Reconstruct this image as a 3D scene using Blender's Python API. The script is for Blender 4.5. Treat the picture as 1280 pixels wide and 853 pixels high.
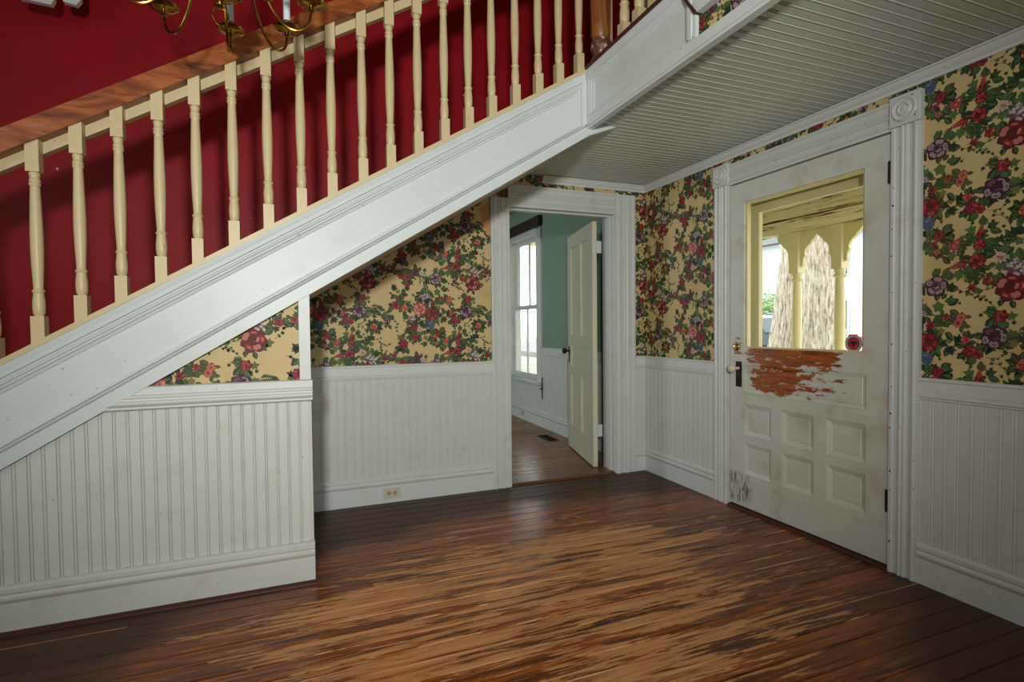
import bpy, bmesh, math, random
from mathutils import Vector, Matrix
PI = math.pi
random.seed(7)
for o in list(bpy.data.objects): bpy.data.objects.remove(o)
scene = bpy.context.scene
C = scene.collection

# ------------------------------------------------------------------ camera
YAW, PITCH, ROLL, FPX = .3716, .0275, -.0101, 667.16
CAM = Vector((-2.6266, -3.7057, 1.2))
Fw = Vector((math.sin(YAW)*math.cos(PITCH), math.cos(YAW)*math.cos(PITCH), -math.sin(PITCH)))
Rt = Vector((math.cos(YAW), -math.sin(YAW), 0)); Up = Rt.cross(Fw)
Rr = Rt*math.cos(ROLL) + Up*math.sin(ROLL); Ur = Up*math.cos(ROLL) - Rt*math.sin(ROLL)
cd = bpy.data.cameras.new('camera'); cam = bpy.data.objects.new('camera', cd); C.objects.link(cam)
cd.sensor_width = 36; cd.lens = FPX/1280*36; cd.clip_start = .05
cam.matrix_world = Matrix(((Rr.x, Ur.x, -Fw.x, CAM.x), (Rr.y, Ur.y, -Fw.y, CAM.y), (Rr.z, Ur.z, -Fw.z, CAM.z), (0, 0, 0, 1)))
scene.camera = cam
# ------------------------------------------------------------------ sky, lights, exposure
w = bpy.data.worlds.new('sky'); scene.world = w; w.use_nodes = True
bg = w.node_tree.nodes['Background']; bg.inputs[0].default_value = (.93, .97, 1, 1); bg.inputs[1].default_value = 3.8
scene.view_settings.view_transform = 'Standard'; scene.view_settings.look = 'None'
scene.view_settings.gamma = 1; scene.view_settings.use_curve_mapping = False
scene.view_settings.exposure = 0.0
def area(name, loc, target, sx, sy, energy, col):
    l = bpy.data.lights.new(name, 'AREA'); l.shape = 'RECTANGLE'; l.size = sx; l.size_y = sy; l.energy = energy; l.color = col
    o = bpy.data.objects.new(name, l); C.objects.link(o); o.location = loc
    o.rotation_euler = (Vector(target)-Vector(loc)).to_track_quat('-Z', 'Y').to_euler()
    return o
fl_ = bpy.data.lights.new('flash_lamp', 'SPOT'); fl_.energy = 385; fl_.color = (.97, .98, .93); fl_.spot_size = math.radians(88); fl_.spot_blend = 1.0; fl_.shadow_soft_size = .11
flo = bpy.data.objects.new('flash_lamp', fl_); C.objects.link(flo); flo.location = (-2.95, -4.7, 1.7)
flo.rotation_euler = (Vector((-1.75, -.6, 1.75))-Vector(flo.location)).to_track_quat('-Z', 'Y').to_euler()
area('hall_fill_light', (-5.3, -3.6, 2.3), (-1.2, -1.0, 1.0), 1.6, 1.6, 16, (1, .95, .87))  # added warm fill from the left; the wall there has no window
area('rear_fill_light', (-1.9, -5.45, 1.9), (-1.8, 0, 1.2), 1.6, 1.4, 17, (.9, .97, 1))  # added cool fill behind the camera, in front of a blank wall
area('side_room_fill_light', (-3.1, 2.6, 1.5), (0, 1.8, 1.0), 1.0, 1.7, 34, (.88, .97, 1))  # added to brighten the dim side room, apart from its own window

# ------------------------------------------------------------------ colour and node helpers
def lin(r, g, b):
    f = lambda c: (c/255/12.92 if c/255 <= .04045 else ((c/255+.055)/1.055)**2.4)
    return (f(r), f(g), f(b), 1)
class NT:
    def __init__(s, name):
        s.m = bpy.data.materials.new(name); s.m.use_nodes = True; s.t = s.m.node_tree
        s.b = s.t.nodes['Principled BSDF']; s.L = s.t.links
    def n(s, typ, **kw):
        x = s.t.nodes.new(typ)
        for k, v in kw.items(): setattr(x, k, v)
        return x
    def put(s, sock, v):
        if hasattr(v, 'is_output'): s.L.new(v, sock)
        else: sock.default_value = v
    def math(s, op, a, b=None, c=None, clamp=False):
        x = s.n('ShaderNodeMath', operation=op, use_clamp=clamp)
        for i, v in enumerate((a, b, c)):
            if v is not None: s.put(x.inputs[i], v)
        return x.outputs[0]
    def pos(s):
        g = s.n('ShaderNodeNewGeometry'); return g.outputs['Position']
    def xyz(s, v):
        x = s.n('ShaderNodeSeparateXYZ'); s.L.new(v, x.inputs[0]); return x.outputs
    def vmul(s, v, sc):
        x = s.n('ShaderNodeVectorMath', operation='MULTIPLY'); s.L.new(v, x.inputs[0]); x.inputs[1].default_value = sc; return x.outputs[0]
    def vadd(s, v, o):
        x = s.n('ShaderNodeVectorMath', operation='ADD'); s.L.new(v, x.inputs[0]); s.put(x.inputs[1], o); return x.outputs[0]
    def noise(s, v, scale, detail=4, rough=.55, dist=0):
        x = s.n('ShaderNodeTexNoise'); s.L.new(v, x.inputs['Vector']); x.inputs['Scale'].default_value = scale
        x.inputs['Detail'].default_value = detail; x.inputs['Roughness'].default_value = rough; x.inputs['Distortion'].default_value = dist
        return x.outputs['Fac']
    def ramp(s, f, stops, interp='LINEAR'):
        x = s.n('ShaderNodeValToRGB'); x.color_ramp.interpolation = interp; e = x.color_ramp.elements
        while len(e) < len(stops): e.new(.5)
        for i, (p, c) in enumerate(stops): e[i].position = p; e[i].color = c if len(c) == 4 else (*c, 1)
        s.L.new(f, x.inputs[0]); return x.outputs[0]
    def mix(s, f, a, b, mode='MIX'):
        x = s.n('ShaderNodeMix', data_type='RGBA', blend_type=mode); s.put(x.inputs[0], f); s.put(x.inputs[6], a); s.put(x.inputs[7], b)
        return x.outputs[2]
    def smooth(s, f, a, b):
        x = s.n('ShaderNodeMapRange', interpolation_type='SMOOTHSTEP'); s.L.new(f, x.inputs[0])
        x.inputs[1].default_value = a; x.inputs[2].default_value = b; return x.outputs[0]
    def bump(s, h, dist=.002, strength=.5):
        x = s.n('ShaderNodeBump'); x.inputs['Distance'].default_value = dist; x.inputs['Strength'].default_value = strength
        s.L.new(h, x.inputs['Height']); s.L.new(x.outputs[0], s.b.inputs['Normal'])
    def done(s, col, rough=.5, **kw):
        s.put(s.b.inputs['Base Color'], col); s.put(s.b.inputs['Roughness'], rough)
        for k, v in kw.items(): s.put(s.b.inputs[k], v)
        return s.m

def paint(name, rgb, rough=.42, grime=.22, gcol=(168, 146, 108), scale=9, spots=True, bump=.3):
    t = NT(name); p = t.pos()
    n1 = t.noise(p, scale, 5, .6); n2 = t.noise(p, 38, 3, .6)
    f = t.math('MULTIPLY', t.smooth(n1, .5, .85), grime)
    col = t.mix(f, lin(*rgb), lin(*gcol), 'MIX')
    if spots:
        sp = t.math('MULTIPLY', t.smooth(n2, .70, .74), .55)
        col = t.mix(sp, col, lin(120, 98, 66))
    t.bump(n2, .0012, bump)
    return t.done(col, rough)

M = {}
M['white'] = paint('aged_white_paint', (214, 218, 214))
M['white_wall'] = paint('aged_white_wainscot_paint', (208, 211, 205), grime=.25, scale=11)
M['stringer'] = paint('stringer_white_paint', (210, 217, 216), grime=.25, scale=3)
M['ceil'] = paint('ceiling_white_paint', (196, 202, 198), grime=.2, spots=False)
M['cream'] = paint('cream_paint', (208, 190, 146), gcol=(160, 120, 70), scale=9)
M['green'] = paint('green_wall_paint', (134, 158, 138), gcol=(96, 108, 78), grime=.5, scale=1.6, spots=False)
M['leaf_paint'] = paint('pale_cream_door_paint', (214, 211, 186), gcol=(170, 150, 105), scale=3)
# red wall: scuffed crimson paint with small pale chips
t = NT('crimson_wall_paint'); p = t.pos()
n = t.noise(p, 1.7, 4); fine = t.noise(p, 160, 2)
col = t.ramp(n, [(.3, lin(134, 8, 20)), (.7, lin(162, 14, 28))])
vor = t.n('ShaderNodeTexVoronoi'); t.L.new(t.vmul(p, (1, 1, .8)), vor.inputs['Vector']); vor.inputs['Scale'].default_value = 5.5
sel = t.math('LESS_THAN', vor.outputs['Distance'], .035)
col = t.mix(sel, col, lin(214, 170, 160)); t.bump(fine, .0015, .5)
M['red'] = t.done(col, .5, **{'Specular IOR Level': .25})
# brass, dark metal, plastics
def metal(name, rgb, rough=.25, var=.4):
    t = NT(name); n = t.noise(t.pos(), 60, 3); col = t.mix(t.math('MULTIPLY', n, var), lin(*rgb), lin(*[c*.4 for c in rgb]))
    return t.done(col, rough, Metallic=1.0)
M['brass'] = metal('tarnished_brass', (196, 152, 70), .22, .8)
M['brass_bright'] = metal('polished_brass', (235, 190, 90), .18, .2)
M['iron'] = metal('dark_oxidised_iron', (70, 56, 44), .5)
def plain(name, rgb, rough=.5, **kw):
    t = NT(name); n = t.noise(t.pos(), 25, 3); col = t.mix(t.math('MULTIPLY', n, .3), lin(*rgb), lin(*[c*.8 for c in rgb]))
    return t.done(col, rough, **kw)
M['candle'] = plain('white_candle_sleeve', (222, 228, 230), .4)
M['porcelain'] = plain('ivory_porcelain', (226, 214, 184), .15)
M['outlet'] = plain('ivory_outlet_plastic', (206, 206, 188), .35)
M['dark'] = plain('dark_recess', (26, 20, 16), .7)
M['hole'] = plain('dark_nail_hole', (52, 34, 24), .8)
M['valance'] = plain('dark_stained_board', (58, 36, 26), .5)
# glass: clear sheet with a weak fresnel reflection
t = NT('clear_glass'); t.t.nodes.remove(t.b)
tr = t.n('ShaderNodeBsdfTransparent'); tr.inputs[0].default_value = (.97, .985, .975, 1)
gl = t.n('ShaderNodeBsdfGlossy'); gl.inputs['Roughness'].default_value = .03
fr = t.n('ShaderNodeFresnel'); fr.inputs[0].default_value = 1.45
mx = t.n('ShaderNodeMixShader'); gb = t.n('ShaderNodeNewGeometry'); t.L.new(t.math('MULTIPLY', fr.outputs[0], t.math('SUBTRACT', 1.0, gb.outputs['Backfacing'])), mx.inputs[0]); t.L.new(tr.outputs[0], mx.inputs[1]); t.L.new(gl.outputs[0], mx.inputs[2])
t.L.new(mx.outputs[0], t.t.nodes['Material Output'].inputs[0]); M['glass'] = t.m
# natural wood rail
def wood(name, a, b, c, axis='X', rough=.4, ringscale=9):
    t = NT(name); p = t.pos()
    st = {'X': (2.2, 16, 10), 'Y': (14, 1.2, 14), 'Z': (14, 14, 1.2)}[axis]
    n = t.noise(t.vmul(p, st), 1.6, 6, .6, 1.2); n2 = t.noise(t.vmul(p, tuple(3*k for k in st)), 3, 4)
    col = t.ramp(n, [(.28, lin(*a)), (.5, lin(*b)), (.72, lin(*c))])
    col = t.mix(t.math('MULTIPLY', t.smooth(n2, .5, .8), .45), col, lin(*a))
    t.bump(n2, .001, .4); return t.done(col, rough)
M['pine'] = wood('oiled_pine_rail', (58, 22, 6), (150, 76, 28), (184, 112, 54))
M['newel'] = wood('varnished_newel_wood', (92, 48, 20), (158, 98, 48), (186, 134, 82), 'Z')
t = NT('peeled_newel_base'); n = t.noise(t.pos(), 30, 5, .7)
M['peel'] = t.done(t.ramp(n, [(.42, lin(96, 62, 46)), (.5, lin(150, 104, 86)), (.58, lin(214, 200, 180))], 'CONSTANT'), .6)
M['edge_brown'] = plain('dark_red_brown_edge', (74, 34, 26), .5)

# worn floor: stained pine, worn through to pale wood where people walk, grimy near the walls
def floor_mat(name, room):
    t = NT(name); p = t.pos(); X, Y, Z = t.xyz(p)
    oi = t.n('ShaderNodeObjectInfo').outputs['Random']
    off = t.n('ShaderNodeCombineXYZ'); t.L.new(t.math('MULTIPLY', oi, 37.0), off.inputs[0]); t.L.new(t.math('MULTIPLY', oi, 5.0), off.inputs[2])
    q = t.vadd(p, off.outputs[0])
    g = t.noise(t.vmul(q, (.7, 13, 4)), 2.6, 6, .62, 1.6)
    base = t.ramp(g, [(.34, lin(54, 23, 4)), (.48, lin(130, 64, 10)), (.66, lin(184, 98, 20))])
    if room != 'hall': base = t.mix(.6, base, lin(150, 108, 70))
    base = t.mix(t.math('MULTIPLY', t.math('POWER', oi, 2.0), .65), base, lin(58, 24, 6))
    # worn streaks
    sa = t.noise(t.vmul(q, (.75, 7.5, 3)), 2.4, 4, .6, .5); sb = t.noise(t.vmul(q, (2.2, 34, 3)), 3.2, 6, .72, .25)
    s1 = t.math('ADD', t.math('MULTIPLY', sa, .62), t.math('MULTIPLY', sb, .38))
    big = t.noise(t.vmul(p, (.8, 1.3, 1)), 1.4, 3, .5)
    if room == 'hall':
        # walked path: ellipse about the middle of the hall
        dx = t.math('DIVIDE', t.math('ADD', X, 1.62), 1.45); dy = t.math('DIVIDE', t.math('ADD', Y, 1.62), 1.0)
        dx = t.math('ADD', dx, t.math('MULTIPLY', dy, -.25))
        r2 = t.math('ADD', t.math('MULTIPLY', dx, dx), t.math('MULTIPLY', dy, dy))
        wear = t.math('SUBTRACT', 1.0, t.smooth(r2, .0, 2.0))
    else:
        wear = t.math('ADD', 0.25, 0.0); r2 = t.math('ADD', 0.5, 0.0)
    th = t.math('ADD', t.math('MULTIPLY', wear, .23), t.math('ADD', t.math('MULTIPLY', big, .22), t.math('MULTIPLY', oi, .09)))
    wm = t.smooth(t.math('ADD', s1, th), .85, .872)
    worn = t.ramp(g, [(.35, lin(132, 64, 22)), (.46, lin(212, 146, 88)), (.7, lin(232, 176, 120))])
    col = t.mix(t.math('MULTIPLY', wm, .85), base, worn)
    # ingrained dirt
    dn = t.noise(p, 2.2, 6, .6)
    if room == 'hall':
        d = t.math('ADD', t.math('MULTIPLY', t.smooth(r2, .7, 2.4), .70), t.math('MULTIPLY', dn, .75))
        dirt = t.math('MULTIPLY', t.smooth(d, .50, .86), .88)
    else:
        dirt = t.math('MULTIPLY', t.smooth(dn, .4, .8), .4)
    col = t.mix(dirt, col, lin(54, 37, 23))
    rough = t.math('ADD', .26, t.math('ADD', t.math('MULTIPLY', wm, .22), t.math('MULTIPLY', dirt, .22)))
    t.bump(t.math('ADD', s1, t.math('MULTIPLY', g, .5)), .0015, .5)
    return t.done(col, rough, **{'Specular IOR Level': .36})
M['worn_edge'] = wood('worn_board_edge', (110, 62, 30), (176, 118, 70), (214, 164, 116), 'X')
M['floor'] = floor_mat('worn_pine_floor', 'hall')
M['floor_green'] = floor_mat('worn_pine_floor_side_room', 'side')
# front door paint with the bared wood patch under the glass, grime low at the latch side
t = NT('front_door_worn_paint'); p = t.pos(); X, Y, Z = t.xyz(p)
n1 = t.noise(t.vmul(p, (1, 1, 3.2)), 10, 8, .72, .3); n2 = t.noise(p, 5, 5, .6); n3 = t.noise(t.vmul(p, (1, 6, 1)), 12, 4, .6)
def boxmask(t, Y, Z, yc, yw, zc, zw):
    a = t.math('POWER', t.math('ABSOLUTE', t.math('DIVIDE', t.math('SUBTRACT', Y, yc), yw)), 4.0)
    b = t.math('POWER', t.math('ABSOLUTE', t.math('DIVIDE', t.math('SUBTRACT', Z, zc), zw)), 4.0)
    return t.math('SUBTRACT', 1.0, t.math('ADD', a, b), clamp=True)
m1 = boxmask(t, Y, Z, -1.42, .42, 1.005, .078)
m2 = boxmask(t, Y, Z, -1.32, .25, .875, .125)
m3 = boxmask(t, Y, Z, -1.02, .05, 1.05, .085)
m4 = t.math('MULTIPLY', boxmask(t, Y, Z, -1.45, .42, .87, .13), .62)
mm = t.math('MAXIMUM', t.math('MAXIMUM', t.math('MAXIMUM', m1, m2), t.math('MULTIPLY', m3, .8)), m4)
bare = t.smooth(t.math('ADD', t.math('MULTIPLY', mm, .36), n1), .755, .77)
edge = t.smooth(t.math('ADD', t.math('MULTIPLY', mm, .36), n1), .725, .755)
wd = t.ramp(t.noise(t.vmul(p, (1, 2, 30)), 3, 5, .6), [(.35, lin(96, 38, 6)), (.6, lin(184, 92, 22))])
base = t.mix(t.math('MULTIPLY', t.smooth(n2, .45, .8), .5), lin(208, 210, 202), lin(158, 134, 92))
base = t.mix(t.math('MULTIPLY', t.math('MULTIPLY', boxmask(t, Y, Z, -1.02, .13, .14, .11), t.smooth(n3, .45, .6)), .9), base, lin(70, 58, 34))
base = t.mix(t.math('MULTIPLY', edge, .6), base, lin(196, 170, 120))
t.bump(t.math('MULTIPLY', bare, -1.0), .0015, .7)
M['door'] = t.done(t.mix(bare, base, wd), t.math('SUBTRACT', .42, t.math('MULTIPLY', bare, .1)))
# casing paint, worn at edges
M['casing'] = paint('door_casing_paint', (207, 211, 207), grime=.35, scale=7)
# wallpaper: the print is coloured pieces of the sheet, colour read from the mesh
t = NT('printed_wallpaper'); ca = t.n('ShaderNodeVertexColor', layer_name='print'); n = t.noise(t.pos(), 3, 5, .6); f = t.noise(t.pos(), 420, 2)
c2 = t.mix(t.math('MULTIPLY', t.smooth(n, .45, .85), .30), ca.outputs[0], lin(120, 84, 44), 'MIX')
t.bump(f, .0006, .35); M['paper'] = t.done(c2, .62)
# outdoors
t = NT('peeling_porch_paint'); p = t.pos(); n = t.noise(t.vmul(p, (2, .42, 9)), 3.4, 7, .7, .3); n2 = t.noise(p, 12, 4)
col = t.ramp(n, [(.40, lin(62, 44, 28)), (.44, lin(140, 112, 68)), (.475, lin(222, 206, 160)), (.8, lin(234, 222, 182))])
t.bump(n, .01, .5); M['peel_porch'] = t.done(col, .7)
M['porch'] = paint('weathered_cream_porch_paint', (214, 200, 148), gcol=(150, 128, 84), scale=8)
t = NT('pale_tree_bark'); p = t.pos(); n = t.noise(t.vmul(p, (1, 1, .16)), 34, 7, .72, .4); n2 = t.noise(p, 5, 3)
col = t.ramp(n, [(.36, lin(104, 90, 70)), (.48, lin(184, 174, 152)), (.62, lin(222, 216, 200))])
t.bump(n, .03, .9); M['bark'] = t.done(col, .85)
t = NT('grass_and_drive'); n = t.noise(t.pos(), .8, 5); M['ground'] = t.done(t.ramp(n, [(.4, lin(140, 140, 118)), (.6, lin(176, 174, 164))]), .9)
t = NT('asphalt'); n = t.noise(t.pos(), 30, 5); M['street'] = t.done(t.ramp(n, [(.4, lin(120, 120, 120)), (.6, lin(150, 150, 148))]), .9)
M['leaf'] = plain('green_foliage', (96, 138, 58), .6)
M['car_dark'] = plain('dark_grey_car_paint', (66, 78, 84), .2)
M['car_white'] = plain('silver_car_paint', (200, 204, 206), .2)
M['car_glass'] = plain('car_window_glass', (52, 72, 78), .08)
M['tyre'] = plain('black_tyre_rubber', (34, 34, 34), .8)
M['lamp_red'] = plain('red_tail_lamp', (190, 30, 34), .2)
M['siding'] = paint('grey_house_siding', (188, 192, 192), grime=.15, spots=False)
M['shingle'] = plain('grey_roof_shingle', (110, 110, 112), .9)
M['st_red'] = plain('sticker_red', (196, 44, 52), .4); M['st_dark'] = plain('sticker_black', (28, 32, 40), .4); M['st_grey'] = plain('sticker_grey', (176, 184, 186), .4)
M['upper_plaster'] = paint('hall_plaster', (196, 188, 168), grime=.2, spots=False)
M['pink'] = plain('pinkish_trim_board', (206, 158, 130), .5)

# ------------------------------------------------------------------ mesh helpers
class MB:
    def __init__(s): s.v = []; s.f = []; s.mi = []; s.sm = []
    def add(s, vs, fs, mi=0, smooth=False):
        b = len(s.v); s.v += [tuple(v) for v in vs]
        for f in fs: s.f.append([b+i for i in f]); s.mi.append(mi); s.sm.append(smooth)
        return s
    def box(s, x0, x1, y0, y1, z0, z1, mi=0):
        x0, x1 = sorted((x0, x1)); y0, y1 = sorted((y0, y1)); z0, z1 = sorted((z0, z1))
        v = [(x, y, z) for x in (x0, x1) for y in (y0, y1) for z in (z0, z1)]
        return s.add(v, [(0, 1, 3, 2), (4, 6, 7, 5), (0, 4, 5, 1), (2, 3, 7, 6), (0, 2, 6, 4), (1, 5, 7, 3)], mi)
    def prism(s, pts, vec, mi=0, smooth=False):
        n = len(pts); P = [Vector(p) for p in pts]; V = Vector(vec)
        nrm = Vector((0, 0, 0))
        for i in range(n): nrm += P[i].cross(P[(i+1) % n])
        if nrm.dot(V) > 0: P = P[::-1]
        vs = P + [p+V for p in P]
        return s.add(vs, [list(range(n)), [n+i for i in range(n)][::-1]], mi).add(vs, [[i, n+i, n+(i+1) % n, (i+1) % n][::1] for i in range(n)], mi, smooth)
    def sweep(s, prof, p0, p1, out, up, mi=0, m0=0, m1=0):
        # prof: closed list of (out, up); m0/m1: mitre, shift along path per unit of out
        p0 = Vector(p0); p1 = Vector(p1); o = Vector(out); u = Vector(up); d = (p1-p0).normalized(); n = len(prof)
        a = [p0+o*q[0]+u*q[1]+d*(m0*q[0]) for q in prof]; b = [p1+o*q[0]+u*q[1]+d*(m1*q[0]) for q in prof]
        vs = a+b
        ar = sum(prof[i][0]*prof[(i+1) % n][1]-prof[(i+1) % n][0]*prof[i][1] for i in range(n))
        hand = o.cross(u).dot(d)*ar
        fs = [[i, (i+1) % n, n+(i+1) % n, n+i] for i in range(n)]
        caps = [list(range(n))[::-1], [n+i for i in range(n)]]
        if hand < 0: fs = [f[::-1] for f in fs]; caps = [c[::-1] for c in caps]
        return s.add(vs, fs+caps, mi)
    def lathe(s, prof, org=(0, 0, 0), n=16, mi=0, axis=(0, 0, 1), shear=0):
        A = Vector(axis).normalized(); t = Vector((1, 0, 0)) if abs(A.x) < .9 else Vector((0, 1, 0))
        B = A.cross(t).normalized(); D = A.cross(B); O = Vector(org); vs = []
        for r, z in prof:
            for i in range(n):
                a = 2*PI*i/n; vs.append(O+A*z+(B*math.cos(a)+D*math.sin(a))*max(r, 1e-5))
        fs = []
        for k in range(len(prof)-1):
            for i in range(n):
                j = (i+1) % n; fs.append([k*n+i, k*n+j, (k+1)*n+j, (k+1)*n+i])
        fs.append(list(range(n))[::-1]); fs.append([(len(prof)-1)*n+i for i in range(n)])
        up = prof[-1][1] > prof[0][1]
        if not up: fs = [f[::-1] for f in fs]
        return s.add(vs, fs, mi, True)
    def tube(s, pts, r, n=8, mi=0):
        P = [Vector(p) for p in pts]; k = len(P); R = r if isinstance(r, (list, tuple)) else [r]*k
        vs = []; prev = None
        for i in range(k):
            d = (P[min(i+1, k-1)]-P[max(i-1, 0)]).normalized()
            if prev is None: t = Vector((0, 0, 1)) if abs(d.z) < .9 else Vector((1, 0, 0)); b = d.cross(t).normalized()
            else: b = (prev-d*prev.dot(d)).normalized()
            prev = b; c = d.cross(b)
            for j in range(n):
                a = 2*PI*j/n; vs.append(P[i]+(b*math.cos(a)+c*math.sin(a))*R[i])
        fs = [[i*n+j, i*n+(j+1) % n, (i+1)*n+(j+1) % n, (i+1)*n+j] for i in range(k-1) for j in range(n)]
        fs += [list(range(n))[::-1], [(k-1)*n+j for j in range(n)]]
        return s.add(vs, fs, mi, True)
    def build(s, name, mats, parent=None, bevel=0, stuff=False):
        if not isinstance(mats, (list, tuple)): mats = [mats]
        org = Vector((0, 0, 0)); q = parent
        while q is not None: org += Vector(q.location); q = q.parent
        me = bpy.data.meshes.new(name); me.from_pydata([Vector(v)-org for v in s.v], [], s.f)
        for m in mats: me.materials.append(m)
        me.polygons.foreach_set('material_index', s.mi); me.polygons.foreach_set('use_smooth', s.sm)
        me.update()
        o = bpy.data.objects.new(name, me); C.objects.link(o)
        if parent: o.parent = parent
        if bevel:
            b = o.modifiers.new('bevel', 'BEVEL'); b.width = bevel; b.segments = 2; b.limit_method = 'ANGLE'; b.angle_limit = .7
        if any(s.sm):
            try: me.set_sharp_from_angle(angle=.75)
            except Exception: pass
        if stuff: o['kind'] = 'stuff'
        return o
def tag(o, label, cat, group=None, kind=None):
    o['label'] = label; o['category'] = cat
    if group: o['group'] = group
    if kind: o['kind'] = kind
    return o
def thing(name, loc, label, cat, group=None, kind=None):
    o = bpy.data.objects.new(name, None); C.objects.link(o); o.location = loc; o.empty_display_size = .1
    return tag(o, label, cat, group, kind)
def copy_tree(o, parent=None):
    c = o.copy(); C.objects.link(c)
    if parent: c.parent = parent
    for ch in [x for x in bpy.data.objects if x.parent == o]: copy_tree(ch, c)
    return c

# ------------------------------------------------------------------ key dimensions
H = 2.335            # low ceiling
XF = -1.115          # face of the upper hall fascia
YP = -1.03           # face of the stair panelling
XC = -2.60           # right end of the panelled stair wall
WT = .15             # wall thickness
XL, YR, HT = -6.2, -5.8, 5.0
zt = lambda x: 1.062+.5945*(x+3.731)       # top of the white stringer
zb = lambda x: .658+.6115*(x+3.743)        # bottom of the stringer
RX0, RX1 = -1.195, -.300                   # doorway to the side room
DY0, DY1, DH = -1.985, -.943, 2.10         # front door

# ------------------------------------------------------------------ structure: floors
fl = thing('floor', (0, 0, 0), 'worn orange-brown pine plank floor of the stair hall', 'floor', kind='structure')
def plank_run(parent, y0, y1, x0, x1, wd, mat, seed, joints=True):
    random.seed(seed); y = y0; i = 0
    while y > y1-1e-6:
        cuts = [x0]
        if joints and i % 3 != 1:
            cuts.append(x0+(x1-x0)*random.uniform(.3, .85))
        cuts.append(x1)
        for a, b in zip(cuts[:-1], cuts[1:]):
            z = random.uniform(-.0007, .0007); g = .0009
            m = MB(); ya, yb = y-wd+g, y-g; c = .0036
            prof = [(ya, -.02), (yb, -.02), (yb, -c+z), (yb-c, z), (ya+c, z), (ya, -c+z)]
            m.prism([(a+.0006, q[0], q[1]) for q in prof], (b-a-.0012, 0, 0))
            for k, f_ in enumerate(m.f):
                zs = sorted(m.v[i_][2] for i_ in f_)
                if len(f_) == 4 and abs(zs[0]-(z-c)) < 1e-5 and abs(zs[3]-z) < 1e-5: m.mi[k] = 1
            m.build('floor_board', [mat, M['worn_edge'] if random.random() < .5 and y < -1.0 else mat], parent)
        y -= wd; i += 1
plank_run(fl, 0.0, YR, XL, 0, .0965, M['floor'], 3)
MB().box(XL-.2, .15, YR-.2, WT+.001, -.06, -.0195).build('subfloor', M['dark'], fl)
fg = thing('floor', (0, .15, 0), 'glossy brown plank floor of the green side room', 'floor', kind='structure')
plank_run(fg, 4.6, .16, -3.2, 0, .0965, M['floor_green'], 5, False)
MB().box(-3.4, .15, .15, 4.9, -.06, -.0195).build('subfloor', M['dark'], fg)

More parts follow.
